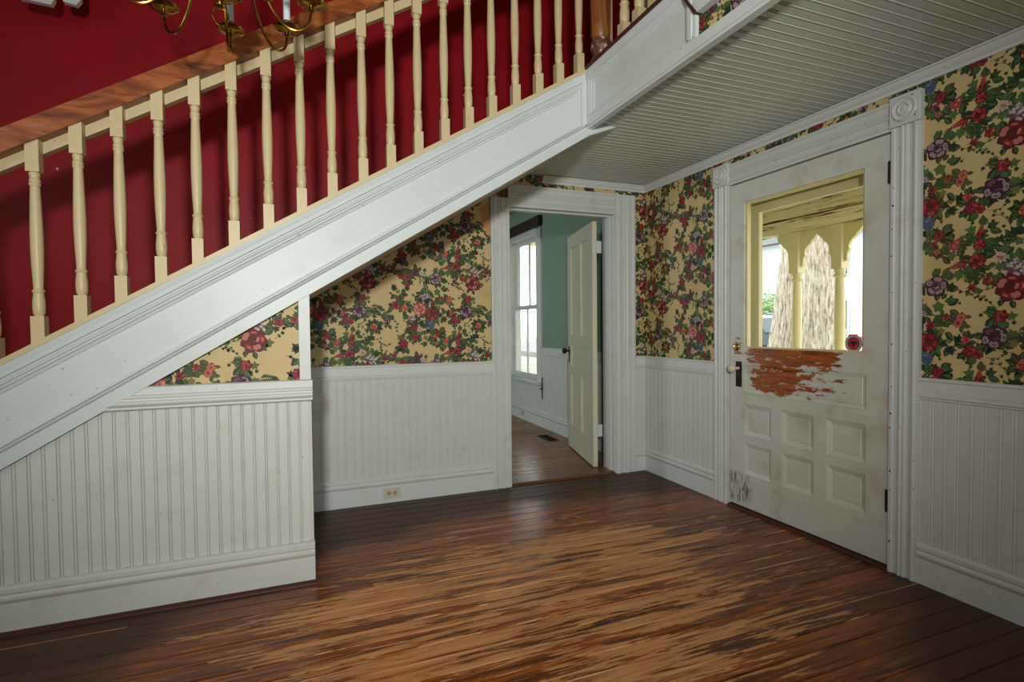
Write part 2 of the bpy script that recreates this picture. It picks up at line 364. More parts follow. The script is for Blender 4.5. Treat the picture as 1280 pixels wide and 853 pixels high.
# ------------------------------------------------------------------ wallpaper
WB = lin(208, 183, 129)
COL = dict(red=(158, 30, 42), dred=(100, 14, 24), lred=(192, 66, 70), pink=(214, 126, 116), pale=(226, 186, 160), green=(58, 86, 42), dgreen=(34, 54, 30),
           mgreen=(88, 116, 62), olive=(132, 128, 54), pur=(108, 76, 98), lpur=(176, 150, 160), dpur=(66, 28, 46), blue=(76, 96, 122), lblue=(140, 156, 170),
           wht=(226, 212, 196), org=(206, 122, 60), yel=(206, 170, 60), brn=(104, 80, 44), teal=(60, 100, 88))
COL = {k: lin(*[c*.92 for c in v]) for k, v in COL.items()}
def make_tile(seed=11):
    rnd = random.Random(seed); P = []      # (list of 2-D points, colour, layer)
    def blob(x, y, r, c, L, lobes=6, amp=.12, n=None, sx=1, sy=1, a0=None):
        n = n or lobes*3; a0 = rnd.uniform(0, 6) if a0 is None else a0
        P.append(([(x+sx*r*(1+amp*math.cos(lobes*t))*math.cos(t+a0), y+sy*r*(1+amp*math.cos(lobes*t))*math.sin(t+a0)) for t in [2*PI*i/n for i in range(n)]], COL[c], L))
    def oval(x, y, a, l, wd, c, L):
        ca, sa = math.cos(a), math.sin(a); q = [(0, 0), (.25, .42), (.55, .5), (.85, .25), (1, 0), (.85, -.25), (.55, -.5), (.25, -.42)]
        P.append(([(x+ca*u*l-sa*v*wd, y+sa*u*l+ca*v*wd) for u, v in q], COL[c], L))
    def leaf(x, y, a, l, L=1, c=None):
        c = c or rnd.choice(['green', 'dgreen', 'green', 'dgreen', 'mgreen'])
        oval(x, y, a, l, l*.62, c, L)
        ca, sa = math.cos(a), math.sin(a)
        P.append(([(x, y), (x+ca*l*.5-sa*l*.2, y+sa*l*.5+ca*l*.2), (x+ca*l*.92, y+sa*l*.92)], COL['mgreen' if c != 'mgreen' else 'green'], L+1))
    def ivy(x, y, a, l, L=1, c=None):
        c = c or rnd.choice(['green', 'dgreen', 'dgreen', 'mgreen'])
        q = [(0, 0), (.05, .45), (.3, .28), (.5, .55), (.6, .22), (1, 0), (.6, -.22), (.5, -.55), (.3, -.28), (.05, -.45)]
        ca, sa = math.cos(a), math.sin(a); P.append(([(x+(ca*u-sa*v)*l, y+(sa*u+ca*v)*l) for u, v in q], COL[c], L))
    def sprig(x, y, a, l, k):
        px, py = x, y
        for i in range(k):
            a += rnd.uniform(-.6, .6); qx, qy = px+math.cos(a)*l/k, py+math.sin(a)*l/k
            nx, ny = -math.sin(a)*.0011, math.cos(a)*.0011
            P.append(([(px+nx, py+ny), (px-nx, py-ny), (qx-nx, qy-ny), (qx+nx, qy+ny)], COL['green'], 0))
            ivy(qx, qy, a+rnd.choice((-1, 1))*rnd.uniform(.7, 1.3), rnd.uniform(.011, .019), 1)
            if rnd.random() < .45: ivy(qx, qy, a-rnd.uniform(.7, 1.3), rnd.uniform(.009, .015), 1)
            px, py = qx, qy
    def foliage(x, y, r, k, big=False):
        for i in range(k):
            a = rnd.uniform(0, 2*PI); d = r*rnd.uniform(.55, 1.05); l = rnd.uniform(.024, .038)*(1.35 if big else 1)
            (leaf if rnd.random() < .6 else ivy)(x+math.cos(a)*d, y+math.sin(a)*d, a+rnd.uniform(-.6, .6), l, rnd.choice((1, 2)))
    def rose(x, y, r, cols, L=5):
        d, m, l = cols
        blob(x, y, r*1.02, d, L, rnd.choice((5, 6, 7)), .11, 24)
        ox, oy = x+rnd.uniform(-.12, .12)*r, y+rnd.uniform(.0, .2)*r
        def petal(px, py, a, w_, h_, c, LL):
            ca, sa = math.cos(a), math.sin(a); q = [(-.9, -.5), (-.2, -.95), (.55, -.8), (1, -.25), (.8, .1), (1, .4), (.5, .9), (-.25, .9), (-.9, .45), (-.55, 0)]
            P.append(([(px+ca*u*h_-sa*v*w_, py+sa*u*h_+ca*v*w_) for u, v in q], COL[c], LL))
        n_ = rnd.choice((5, 6)); a0 = rnd.uniform(0, 6)
        for i in range(n_):
            a = a0+2*PI*i/n_+rnd.uniform(-.2, .2); rr = r*rnd.uniform(.58, .7)
            petal(x+math.cos(a)*rr, y+math.sin(a)*rr, a, r*rnd.uniform(.32, .42), r*rnd.uniform(.22, .32), rnd.choice((m, m, l)), L+1)
            if rnd.random() < .6: petal(x+math.cos(a)*rr*1.08, y+math.sin(a)*rr*1.08, a, r*.2, r*.08, l, L+2)
        for i in range(4):
            a = a0+.6+2*PI*i/4+rnd.uniform(-.4, .4); rr = r*rnd.uniform(.24, .36)
            petal(ox+math.cos(a)*rr, oy+math.sin(a)*rr, a, r*rnd.uniform(.22, .3), r*rnd.uniform(.1, .16), rnd.choice((m, d, l)), L+3)
        petal(ox, oy, rnd.uniform(0, 6), r*.16, r*.12, d, L+4)
    def spike(x, y, a, l, L=5):
        for i in range(7):
            f = i/6; px, py = x+math.cos(a)*l*(f-.5)*2, y+math.sin(a)*l*(f-.5)*2
            for sgn in (-1, 1): oval(px, py, a+sgn*(.9-.4*f), l*(.75-.5*f), l*(.36-.2*f), rnd.choice(('red', 'dred', 'red')), L)
        oval(x-math.cos(a)*l, y-math.sin(a)*l, a, l*2.1, l*.16, 'lred', L+1)
    def daisy(x, y, r, cp, cc, L=5):
        for i in range(8): oval(x, y, 2*PI*i/8+rnd.uniform(-.1, .1), r, r*.5, cp, L)
        blob(x, y, r*.27, cc, L+1, 5, .05)
    def hyd(x, y, r, cs, L=5):
        blob(x, y, r*.95, cs[0], L, 9, .1)
        for i in range(22):
            a = rnd.uniform(0, 2*PI); d = r*math.sqrt(rnd.random())*.9; blob(x+math.cos(a)*d, y+math.sin(a)*d, r*.17, rnd.choice(cs[1:]), L+1, 4, .3, 8)
    def frond(x, y, a, l):
        for i in range(7):
            f = i/6; px, py = x+math.cos(a)*l*(f-.4), y+math.sin(a)*l*(f-.4)
            for sgn in (-1, 1): oval(px, py, a+sgn*.8, l*(.5-.3*f), l*.13, rnd.choice(('dgreen', 'green')), 2)
    RED = ('dred', 'red', 'lred'); PK = ('lred', 'pink', 'pale'); PU = ('dpur', 'lpur', 'pur'); OR = ('red', 'org', 'pink')
    mot = [('spike', -.045, .436, .030, 1.4), ('rose', -.050, .379, .022, RED), ('rose', -.058, .312, .030, RED), ('spike', -.130, .300, .034, 3.4), ('daisy', .025, .317, .025, ('pale', 'org')),
           ('hyd', .072, .271, .037, ('pur', 'wht', 'pale', 'lblue', 'wht')), ('rose', .062, .194, .054, ('dred', 'red', 'pink')), ('rose', -.018, .225, .019, ('dred', 'red', 'org')), ('rose', -.074, .204, .015, RED),
           ('rose', .006, -.004, .046, PU), ('rose', -.211, .218, .045, PU), ('rose', -.241, -.031, .043, RED), ('hyd', -.247, -.105, .030, ('blue', 'lblue', 'blue', 'blue')),
           ('rose', -.080, -.065, .026, RED), ('rose', -.050, -.078, .020, RED), ('rose', .027, .080, .025, ('dred', 'lred', 'red')), ('rose', -.112, .078, .020, OR), ('rose', -.124, .052, .018, ('red', 'pink', 'lred')),
           ('rose', -.169, .080, .016, RED), ('rose', -.232, .045, .018, RED), ('rose', -.096, -.019, .017, ('red', 'lred', 'pink')), ('spike', -.216, .412, .022, .5), ('daisy', -.143, .385, .024, ('lred', 'pink')),
           ('rose', .100, -.112, .024, ('dred', 'red', 'yel')), ('hyd', -.264, .095, .018, ('pur', 'lpur', 'wht')), ('rose', -.211, .369, .013, OR),
           ('rose', .296, -.234, .034, ('dred', 'red', 'lred')), ('rose', -.362, -.190, .022, RED), ('daisy', -.327, -.134, .024, ('pale', 'pink')), ('rose', .330, .225, .024, RED), ('rose', .288, .236, .024, RED),
           ('rose', .333, .173, .016, RED), ('rose', -.358, .263, .026, ('dpur', 'pur', 'dred')), ('daisy', -.310, .257, .020, ('wht', 'pur')), ('rose', -.202, -.165, .022, RED), ('daisy', -.132, -.204, .017, ('lred', 'pale')),
           ('spike', .305, .088, .016, 1.0), ('rose', .250, .033, .030, ('dred', 'red', 'lred')), ('rose', .310, .013, .023, ('lred', 'org', 'yel')), ('rose', -.327, .006, .046, PK), ('hyd', -.298, .093, .026, ('pur', 'wht', 'lpur', 'wht')),
           ('rose', .102, -.114, .022, ('red', 'org', 'lred')), ('hyd', .188, -.078, .024, ('dpur', 'pur', 'lpur', 'pale')), ('rose', .168, .277, .020, RED), ('rose', .234, .288, .018, ('dred', 'lred', 'brn')),
           ('hyd', .361, -.062, .024, ('pur', 'wht', 'lpur')), ('rose', .370, -.118, .026, ('dred', 'red', 'pink'))]
    for m in mot:
        k, x, y, r, c = m
        {'rose': lambda: rose(x, y, r, c), 'daisy': lambda: daisy(x, y, r, *c), 'hyd': lambda: hyd(x, y, r, c), 'spike': lambda: spike(x, y, c, r)}[k]()
        foliage(x, y, r*1.05, int(5+r*165), r > .02)
    for x, y, r in ((-.201, .126, .045), (-.158, -.024, .025), (.036, .353, .03), (.083, .375, .03), (-.287, -.194, .034), (.265, .127, .03), (.176, -.028, .036), (.072, -.028, .03), (-.19, .02, .03)):
        foliage(x, y, r, 7, True); blob(x, y, r*.5, rnd.choice(('olive', 'mgreen')), 2, 5, .25)
    for x, y, a, l in ((-.076, .262, 2.6, .07), (-.06, .245, 3.4, .06), (.11, .02, 0, .06), (-.28, .16, 2, .05), (-.25, -.19, 1.0, .05)): frond(x, y, a, l)
    for x, y, a, l, k in ((-.15, .21, -.3, .12, 6), (-.10, .20, .2, .1, 5), (.02, .11, 2.6, .09, 5), (-.16, -.06, -1.0, .11, 5), (-.02, -.09, .3, .13, 7), (.06, .43, 2.4, .09, 4), (-.17, .42, -1.2, .08, 4), (.19, .12, .2, .1, 5),
                          (.15, .2, 1.2, .1, 5), (.27, -.16, 2.6, .13, 6), (.22, -.22, -2.6, .12, 6), (-.33, .17, 1.2, .1, 5), (.36, .06, -.3, .09, 5), (-.3, -.25, 2.6, .1, 5), (.13, .33, -.5, .1, 5), (.1, -.2, .4, .12, 6), (0, -.14, -2.6, .1, 5), (.3, .3, -.7, .1, 5)):
        sprig(x, y, a, l, k)
    for i in range(70):
        x, y = rnd.uniform(-.37, .37), rnd.uniform(-.3, .3)
        if math.sin(x*17+1)+math.sin(y*21+x*9) > -.2: ivy(x, y, rnd.uniform(0, 6), rnd.uniform(.014, .022), 1)
    return P
TILE = make_tile(); TW, TH = .740, .605
def clip(poly, hp):
    for a, b, c in hp:            # keep a*x+b*y+c >= 0
        out = []; n = len(poly)
        for i in range(n):
            p, q = poly[i], poly[(i+1) % n]; dp, dq = a*p[0]+b*p[1]+c, a*q[0]+b*q[1]+c
            if dp >= 0: out.append(p)
            if (dp >= 0) != (dq >= 0): t_ = dp/(dp-dq); out.append((p[0]+(q[0]-p[0])*t_, p[1]+(q[1]-p[1])*t_))
        poly = out
        if len(poly) < 3: return []
    return poly
def wallpaper(parent, O, U, V, region, anchor):
    """region: convex polygon (counter-clockwise) in sheet coordinates; anchor: where the purple bloom of the repeat falls"""
    O, U, V = Vector(O), Vector(U), Vector(V); N = U.cross(V); n = len(region)
    hp = []
    for i in range(n):
        (x0, y0), (x1, y1) = region[i], region[(i+1) % n]; a, b = -(y1-y0), (x1-x0); hp.append((a, b, -(a*x0+b*y0)))
    m = MB(); cols = []
    def put(poly, col, off):
        m.add([O+U*p[0]+V*p[1]+N*off for p in poly], [list(range(len(poly)))]); cols.append((len(poly), col))
    put(region, WB, .0012)
    xs = [p[0] for p in region]; ys = [p[1] for p in region]
    i0, i1 = int(math.floor((min(xs)-anchor[0])/TW))-1, int(math.ceil((max(xs)-anchor[0])/TW))+1
    j0, j1 = int(math.floor((min(ys)-anchor[1])/TH))-1, int(math.ceil((max(ys)-anchor[1])/TH))+1
    for i in range(i0, i1+1):
        for j in range(j0, j1+1):
            ax, ay = anchor[0]+i*TW, anchor[1]+j*TH
            for k, (poly, col, L) in enumerate(TILE):
                q = [(p[0]+ax, p[1]+ay) for p in poly]
                if max(p[0] for p in q) < min(xs) or min(p[0] for p in q) > max(xs) or max(p[1] for p in q) < min(ys) or min(p[1] for p in q) > max(ys): continue
                inside = all(all(a*p[0]+b*p[1]+c >= 0 for p in q) for a, b, c in hp)
                if not inside: q = clip(q, hp)
                if len(q) >= 3: put(q, col, .00135+.00006*L+.00000003*k)
    o = m.build('wallpaper', M['paper'], parent)
    at = o.data.color_attributes.new('print', 'FLOAT_COLOR', 'CORNER'); flat = []
    for k, c in cols: flat += list(c)*k
    at.data.foreach_set('color', flat); return o

# ------------------------------------------------------------------ structure: walls
wb = thing('wall_back', (-1.2, 0, 0), 'back wall, crimson above the stairs and rose wallpaper below, with a doorway', 'wall', kind='structure')
m = MB(); Xe = 1.6
for (x0, x1, z0, z1) in ((XL, RX0-.013, 0, HT), (RX1+.013, 0, 0, HT), (RX0-.013, RX1+.013, DH+.001, HT), (0, Xe, H+.3, HT)):
    m.box(x0, x1, 0, .075, z0, z1, 0)
    if x1 <= 0: m.box(x0, x1, .0752, WT, z0, min(z1, 2.9), 1)
m.build('plaster', [M['red'], M['green']], wb)
soff = lambda x: zb(x)+.02
# sheet coordinates: u = X, v = Z, seen from -Y  -> U=+X, V=+Z gives normal -Y
xs_ = -1.33
wallpaper(wb, (0, 0, 0), (1, 0, 0), (0, 0, 1), [(XC-.02, .93), (xs_, .93), (xs_, soff(xs_)), (XC-.02, soff(XC-.02))], (-1.545, 1.32))
wallpaper(wb, (0, 0, 0), (1, 0, 0), (0, 0, 1), [(-1.32, 2.10), (0, 2.10), (0, H+.02), (-1.0, H+.02), (-1.32, soff(-1.32))], (-1.545, 1.32))
MB().prism([(-1.43, -.0022, 2.06), (-1.345, -.0022, 2.11), (-1.345, -.0022, 1.86), (-1.375, -.0022, 1.87), (-1.405, -.0022, 1.95)], (0, .0002, 0)).build('torn_paper_patch', plain('bare_tan_backing', (205, 150, 96), .8), wb)
wallpaper(wb, (0, 0, 0), (1, 0, 0), (0, 0, 1), [(-.13, .93), (0, .93), (0, 2.0995), (-.13, 2.0995)], (-1.545, 1.32))

wr = thing('wall_right', (0, -2.5, 0), 'right exterior wall with rose wallpaper above white beadboard', 'wall', kind='structure')
WY0, WY1, WZ0, WZ1 = 2.17, 3.10, .53, 2.33
m = MB()
for (y0, y1, z0, z1) in ((YR, DY0-.021, 0, HT), (DY1+.021, .075, 0, HT), (DY0-.021, DY1+.021, DH+.021, HT)): m.box(0, WT, y0, y1, z0, z1, 0)
for (y0, y1, z0, z1) in ((.0752, WY0, 0, 2.9), (WY1, 4.9, 0, 2.9), (WY0, WY1, 0, WZ0), (WY0, WY1, WZ1, 2.9)): m.box(0, WT, y0, y1, z0, z1, 1)
m.build('plaster', [M['upper_plaster'], M['green']], wr)
# sheet on the right wall: u = -Y (rightwards), v = Z
def wr_sheet(y0, y1, z0, z1): wallpaper(wr, (0, 0, 0), (0, -1, 0), (0, 0, 1), [(-y0, z0), (-y1, z0), (-y1, z1), (-y0, z1)], (2.385, 1.141))
wr_sheet(0, DY1+.13, .93, H); wr_sheet(DY0-.12, -4.0, .93, H); wr_sheet(DY1+.13, DY0-.12, 2.2, H)

wst = thing('wall_stair', (-3.6, YP, 0), 'white panelled wall enclosing the space under the stairs', 'wall', kind='structure')
m = MB(); xb = -4.85
m.prism([(xb, YP+.012, 0), (XC, YP+.012, 0), (XC, YP+.012, zb(XC)+.03), (xb, YP+.012, max(zb(xb), 0)+.03)], (0, .09, 0))
m.box(XC-.10, XC, YP+.1021, -.001, 0, zb(XC)); m.build('plaster', M['white_wall'], wst)
wallpaper(wst, (0, YP+.012, 0), (1, 0, 0), (0, 0, 1), [(-3.30, .93), (-2.63, .93), (-2.63, zb(-2.63)+.02), (-3.30, zb(-3.30)+.02)], (-2.839-.062, 1.147-.194))

wu = thing('wall_upper', (XF, -3.9, H), 'wallpapered upstairs wall above the hall fascia', 'wall', kind='structure')
MB().box(XF+.012, XF+.12, YR, -1.94, H+.03, HT).build('plaster', M['upper_plaster'], wu)
wallpaper(wu, (XF+.012, 0, 0), (0, -1, 0), (0, 0, 1), [(1.93, H+.02), (3.2, H+.02), (3.2, 2.60), (1.93, 2.60)], (2.36, 2.19))

wl = tag(MB().box(XL-.15, XL, YR-.15, WT, 0, HT).build('wall_left', M['upper_plaster']), 'plain plaster wall at the left of the hall, out of view', 'wall', kind='structure')
wre = tag(MB().box(XL, .15, YR-.15, YR, 0, HT).build('wall_rear', M['upper_plaster']), 'plain plaster wall behind the viewer, out of view', 'wall', kind='structure')
tag(MB().box(Xe-.1, Xe, YR, 0, H+.31, HT).build('wall_upstairs_right', M['red']), 'red wall of the upstairs landing', 'wall', kind='structure')
tag(MB().box(XL-.15, Xe, YR-.15, WT, HT, HT+.1).build('ceiling_hall', M['upper_plaster']), 'high plaster ceiling of the two-storey stair hall', 'ceiling', kind='structure')
# green room shell
tag(MB().box(-3.35, -3.2, WT, 4.9, 0, 2.75).build('wall_side_room_left', M['green']), 'green wall of the side room opposite its window', 'wall', kind='structure')
tag(MB().box(-3.2, 0, 4.7, 4.9, 0, 2.75).build('wall_side_room_far', M['green']), 'green far wall of the side room', 'wall', kind='structure')
tag(MB().box(-3.35, 0, WT, 4.9, 2.70, 2.9).build('ceiling_side_room', M['green']), 'green ceiling of the side room', 'ceiling', kind='structure')

# ------------------------------------------------------------------ ceiling of beaded boards
cl = thing('ceiling', (-.55, -2.5, H), 'white beadboard ceiling under the landing', 'ceiling', kind='structure')
def bead_profile(wd, d, half=False):
    c = [(0, -d), (.0025, -d), (.0045, d*.1), (.007, d*.3), (.0095, d*.1), (.0115, -d), (.0145, -d), (.016, 0)]
    out = list(c)
    if not half: out += [(wd/2+x, z) for x, z in [(-.0015, 0)]+c]
    out += [(wd-.001, 0), (wd-.0005, -d)]
    return out
def bead_board(parent, org, along, across, out, length, wd, d, mat, name='beadboard_plank', top=None, half=False, thick=.011):
    """org: lower start corner; face stands 'thick' proud of org plane; top(s): length at distance s across"""
    A, S, N, O = Vector(along), Vector(across), Vector(out), Vector(org)
    pr = bead_profile(wd, d, half); v0 = []; v1 = []
    for x, z in pr:
        v0.append(O+S*x+N*(thick+z)); v1.append(O+S*x+N*(thick+z)+A*(top(x) if top else length))
    k = len(pr); b0 = [O, O+S*wd]; b1 = [O+A*(top(0) if top else length), O+S*wd+A*(top(wd) if top else length)]
    vs = v0+v1+b0+b1
    fs = [[i, i+1, k+i+1, k+i] for i in range(k-1)]+[[2*k, 0, k, 2*k+2], [k-1, 2*k+1, 2*k+3, 2*k-1], list(range(k))[::-1]+[2*k, 2*k+1], [k+i for i in range(k)]+[2*k+3, 2*k+2]]
    if S.cross(A).dot(N) < 0: fs = [f[::-1] for f in fs]
    return MB().add(vs, fs).build(name, mat, parent)
y = -.005; k = 0
proto = None
MB().box(XF+.12, 0, YR, 0, H+.0005, H+.02).build('backing', M['ceil'], cl)
while y > -5.6:
    if proto is None:
        proto = bead_board(cl, (XF+.04, y, H), (1, 0, 0), (0, -1, 0), (0, 0, -1), -XF-.04, .096, .0065, M['ceil'], 'ceiling_board', thick=.0)
    else:
        c = proto.copy(); C.objects.link(c); c.location.y += -.096*k
    y -= .096; k += 1
# landing floor above
tag(MB().box(XF+.02, Xe, YR, -1.0, H+.03, 2.605).box(XF+.02, Xe, -1.0, 0, H+.03, 2.605).build('floor_landing', M['upper_plaster']), 'upstairs landing floor above the low ceiling', 'floor', kind='structure')

# ------------------------------------------------------------------ wainscots
def copies(proto, n, step, start=1):
    for i in range(start, n):
        c = proto.copy(); C.objects.link(c); c.location = Vector(proto.location)+Vector(step)*i
# back wall
zbt, zct = .17, .89
def rail_prof(): return [(0, 0), (.010, 0), (.016, .006), (.016, .012), (.022, .018), (.022, .026), (.015, .031), (.018, .036), (.018, .086), (.024, .090), (.024, .098), (.018, .103), (0, .103)]
def base_prof(ht=.19): return [(0, 0), (.018, 0), (.018, ht-.072), (.022, ht-.066), (.028, ht-.055), (.028, ht-.046), (.020, ht-.038), (.026, ht-.028), (.026, ht-.012), (.016, ht-.003), (0, ht)]
x = XC
nb = 12; wdb = (-1.32-XC)/nb
p0 = bead_board(wb, (XC, 0, .10), (0, 0, 1), (1, 0, 0), (0, -1, 0), .80, wdb, .0020, M['white_wall'])
copies(p0, nb, (wdb, 0, 0))
p0 = bead_board(wb, (-.125, 0, .10), (0, 0, 1), (1, 0, 0), (0, -1, 0), .80, .1235, .0028, M['white_wall'])
# right wall
ln = -(DY1+.13); nn = 8
p0 = bead_board(wr, (0, 0, .10), (0, 0, 1), (0, -1, 0), (-1, 0, 0), .80, ln/nn, .0018, M['white_wall']); copies(p0, nn, (0, -ln/nn, 0))
p0 = bead_board(wr, (0, DY0-.128, .10), (0, 0, 1), (0, -1, 0), (-1, 0, 0), .80, .1, .0013, M['white_wall']); copies(p0, 32, (0, -.1, 0))
# stair wall: closely spaced beads, tops follow the rake
wd = .096; x = XC-.012; i = 0
while x > xb+.1:
    xl = x-wd
    top = (lambda s, xl=xl: max(.04, min(.885, zb(xl+s)+.02)-.12))
    if xl+wd < -3.36 or xl > -3.36: pass
    bead_board(wst, (xl, YP+.012, .12), (0, 0, 1), (1, 0, 0), (0, -1, 0), 1, wd, .0058, M['white_wall'], top=top, thick=.011)
    x = xl; i += 1
# baseboards, chair rails, crown
b = MB().sweep(base_prof(), (XC, 0, 0), (-1.345, 0, 0), (0, -1, 0), (0, 0, 1)); tag(b.build('baseboard_back', M['white']), 'white moulded baseboard under the back wall beadboard', 'baseboard', kind='structure')
b = MB().sweep(base_prof(), (-.115, 0, 0), (0, 0, 0), (0, -1, 0), (0, 0, 1), m1=-1).sweep(base_prof(), (0, 0, 0), (0, DY1+.13, 0), (-1, 0, 0), (0, 0, 1), m0=1)
tag(b.build('baseboard_corner', M['white']), 'white baseboard turning the corner between the two doors', 'baseboard', kind='structure')
b = MB().sweep(base_prof(), (0, DY0-.132, 0), (0, YR, 0), (-1, 0, 0), (0, 0, 1)); tag(b.build('baseboard_right', M['white']), 'white baseboard right of the front door', 'baseboard', kind='structure')
b = MB().sweep(base_prof(.185), (xb, YP-.0, 0.013), (XC+.003, YP-.0, .013), (0, -1, 0), (0, 0, 1)); 
bs = b.build('baseboard_stair', M['white_wall']); tag(bs, 'tall scuffed white baseboard of the stair wall', 'baseboard', kind='structure')
sh = MB().sweep([(0, 0), (.036, 0), (.034, .008), (.027, .014), (.018, .0165), (0, .0165)], (xb, YP, 0), (XC+.006, YP, 0), (0, -1, 0), (0, 0, 1)); sh.build('shoe_moulding', M['edge_brown'], bs)
b = MB().sweep(rail_prof(), (XC, 0, .845), (-1.345, 0, .845), (0, -1, 0), (0, 0, 1)); tag(b.build('trim_chair_rail_back', M['white']), 'white chair rail on the back wall left of the doorway', 'chair rail', kind='structure')
b = MB().sweep(rail_prof(), (-.115, 0, .845), (0, 0, .845), (0, -1, 0), (0, 0, 1), m1=-1).sweep(rail_prof(), (0, 0, .845), (0, DY1+.13, .845), (-1, 0, 0), (0, 0, 1), m0=1)
tag(b.build('trim_chair_rail_corner', M['white']), 'white chair rail between the doorway and the front door', 'chair rail', kind='structure')
b = MB().sweep(rail_prof(), (0, DY0-.132, .845), (0, YR, .845), (-1, 0, 0), (0, 0, 1)); tag(b.build('trim_chair_rail_right', M['white']), 'white chair rail right of the front door', 'chair rail', kind='structure')
sr = [(0, 0), (.012, 0), (.020, .006), (.020, .014), (.030, .022), (.034, .028), (.034, .036), (.022, .042), (.022, .047), (.030, .053), (.030, .060), (.018, .066), (.018, .096), (0, .100)]
m = MB(); # left end cut to the rake
o_, u_ = Vector((0, -1, 0)), Vector((0, 0, 1)); n_ = len(sr)
xr = lambda z: (z-.658)/.6115-3.743-.012
vs = [Vector((xr(.862+q[1]), YP+.0, .862+q[1]))+o_*q[0] for q in sr]+[Vector((XC+.006, YP, .862+q[1]))+o_*q[0] for q in sr]
m.add(vs, [[i, n_+i, n_+(i+1) % n_, (i+1) % n_] for i in range(n_)]+[list(range(n_)), [n_+i for i in range(n_)][::-1]])
tag(m.build('trim_chair_rail_stair', M['white']), 'white chair rail on the stair wall, cut off by the stringer', 'chair rail', kind='structure')
m = MB().prism([(-2.648, YP+.012, .962), (XC, YP+.012, .962), (XC, YP+.012, zb(XC)+.02), (-2.648, YP+.012, zb(-2.648)+.02)], (0, -.030, 0))
tag(m.build('trim_corner_post', M['white']), 'short white corner board at the end of the stair wall triangle', 'trim', kind='structure')
cr = [(0, 0), (-.0, -.052), (.010, -.052), (.012, -.040), (.022, -.030), (.030, -.018), (.034, -.010), (.042, -.008), (.042, 0)]
b = MB().sweep(cr, (-.93, 0, H-.004), (0, 0, H-.004), (0, -1, 0), (0, 0, 1), m1=-1); tag(b.build('trim_crown_back', M['white']), 'white crown moulding over the doorway', 'moulding', kind='structure')
b = MB().sweep(cr, (0, 0, H-.004), (0, YR, H-.004), (-1, 0, 0), (0, 0, 1), m0=1); tag(b.build('trim_crown_right', M['white']), 'white crown moulding along the right wall', 'moulding', kind='structure')

# ------------------------------------------------------------------ staircase
st = thing('staircase', (-3.2, -.5, 0), 'enclosed staircase with a white panelled stringer climbing to the right', 'staircase', kind='structure')
XS0, XS1 = -5.15, XF
def rake(prof, x0, x1, y=YP, back=.03):
    """prof: list of (fraction up the stringer, out); swept along the rake"""
    m = MB(); pr = prof+[(prof[-1][0], -back), (prof[0][0], -back)]; n = len(pr)
    f = lambda x, q: (x, y-q[1], zb(x)+q[0]*(zt(x)-zb(x)))
    vs = [f(x0, q) for q in pr]+[f(x1, q) for q in pr]
    return m.add(vs, [[i, n+i, n+(i+1) % n, (i+1) % n] for i in range(n)]+[list(range(n)), [n+i for i in range(n)][::-1]])
rake([(0, .024), (.155, .024), (.165, .020)], XS0, XF).build('lower_board', M['stringer'], st)
rake([(.165, .016), (.172, .030), (.188, .033), (.200, .026), (.206, .014), (.216, .024), (.228, .024), (.236, .008), (.26, .004), (.265, 0)], XS0, XF-.03).build('lower_moulding', M['stringer'], st)
rake([(.2651, 0), (.7399, 0)], XS0, XF-.001).build('stringer_panel', M['stringer'], st)
rake([(.74, 0), (.745, .006), (.775, .010), (.79, .018), (.80, .014), (.81, .014), (.82, .022), (.85, .026), (.865, .018), (.875, .018), (.885, .030), (.93, .033), (.99, .040), (1.0, .040)], XS0, XF-.03).build('upper_moulding', M['stringer'], st)
# mitred end of the panel and the corner board
def vstrip(prof, z0f, z1f, name, x):
    m = MB(); pr = [(0, -.02)]+prof+[(prof[-1][0], -.02)]; n = len(pr)
    vs = [(x+q[0], YP-q[1], zb(x+q[0])+z0f*(zt(x)-zb(x))) for q in pr]+[(x+q[0], YP-q[1], zb(x+q[0])+z1f*(zt(x)-zb(x))) for q in pr]
    m.add(vs, [[i, n+i, n+(i+1) % n, (i+1) % n][::-1] for i in range(n)]+[list(range(n))[::-1], [n+i for i in range(n)]])
    return m.build(name, M['stringer'], st)
vstrip([(0, 0), (.004, .006), (.016, .006), (.020, .014), (.028, .018), (.034, .010), (.038, .022), (.050, .024), (.054, .020), (.078, .034), (.081, .034)], .20, .995, 'end_moulding', XF-.081)
# strip of the lower board that dies into the ceiling right of the corner
xz = (H-.658)/.6115-3.743
MB().prism([(XF, YP+.03, zb(XF)), (xz+.06, YP+.03, min(zb(xz+.06), H-.002)), (xz+.06, YP+.03, H-.001), (XF, YP+.03, H-.001)], (0, -.054, 0)).build('lower_board_end', M['stringer'], st)
# cream cap the balusters stand on
m = MB(); XCAP = XF+.02
m.prism([(XS0, YP-.045, zt(XS0)), (XCAP, YP-.045, zt(XCAP)), (XCAP, YP-.045, zt(XCAP)+.024), (XS0, YP-.045, zt(XS0)+.024)], (0, .125, 0)); m.build('cap_board', M['cream'], st)
# soffit and treads
MB().prism([(XS0, YP+.03, zb(XS0)+.02), (xz-.03, YP+.03, zb(xz-.03)+.02), (xz-.03, YP+.03, zb(xz-.03)+.05), (XS0, YP+.03, zb(XS0)+.05)], (0, -YP-.032, 0)).build('soffit', M['cream'], st)
rise, run = .1862, .313
for i in range(13):
    zz = 2.605-rise*(i+1); xx = XF-.0-run*i
    if zz < .1: break
    MB().box(xx-run-.02, xx-.002, YP+.032, -.001, zz-.025, zz).build('tread', M['pine'], st)
    MB().box(xx-.014, xx-.001, YP+.032, -.001, zz+.0005, zz+rise-.026).build('riser', M['white'], st)

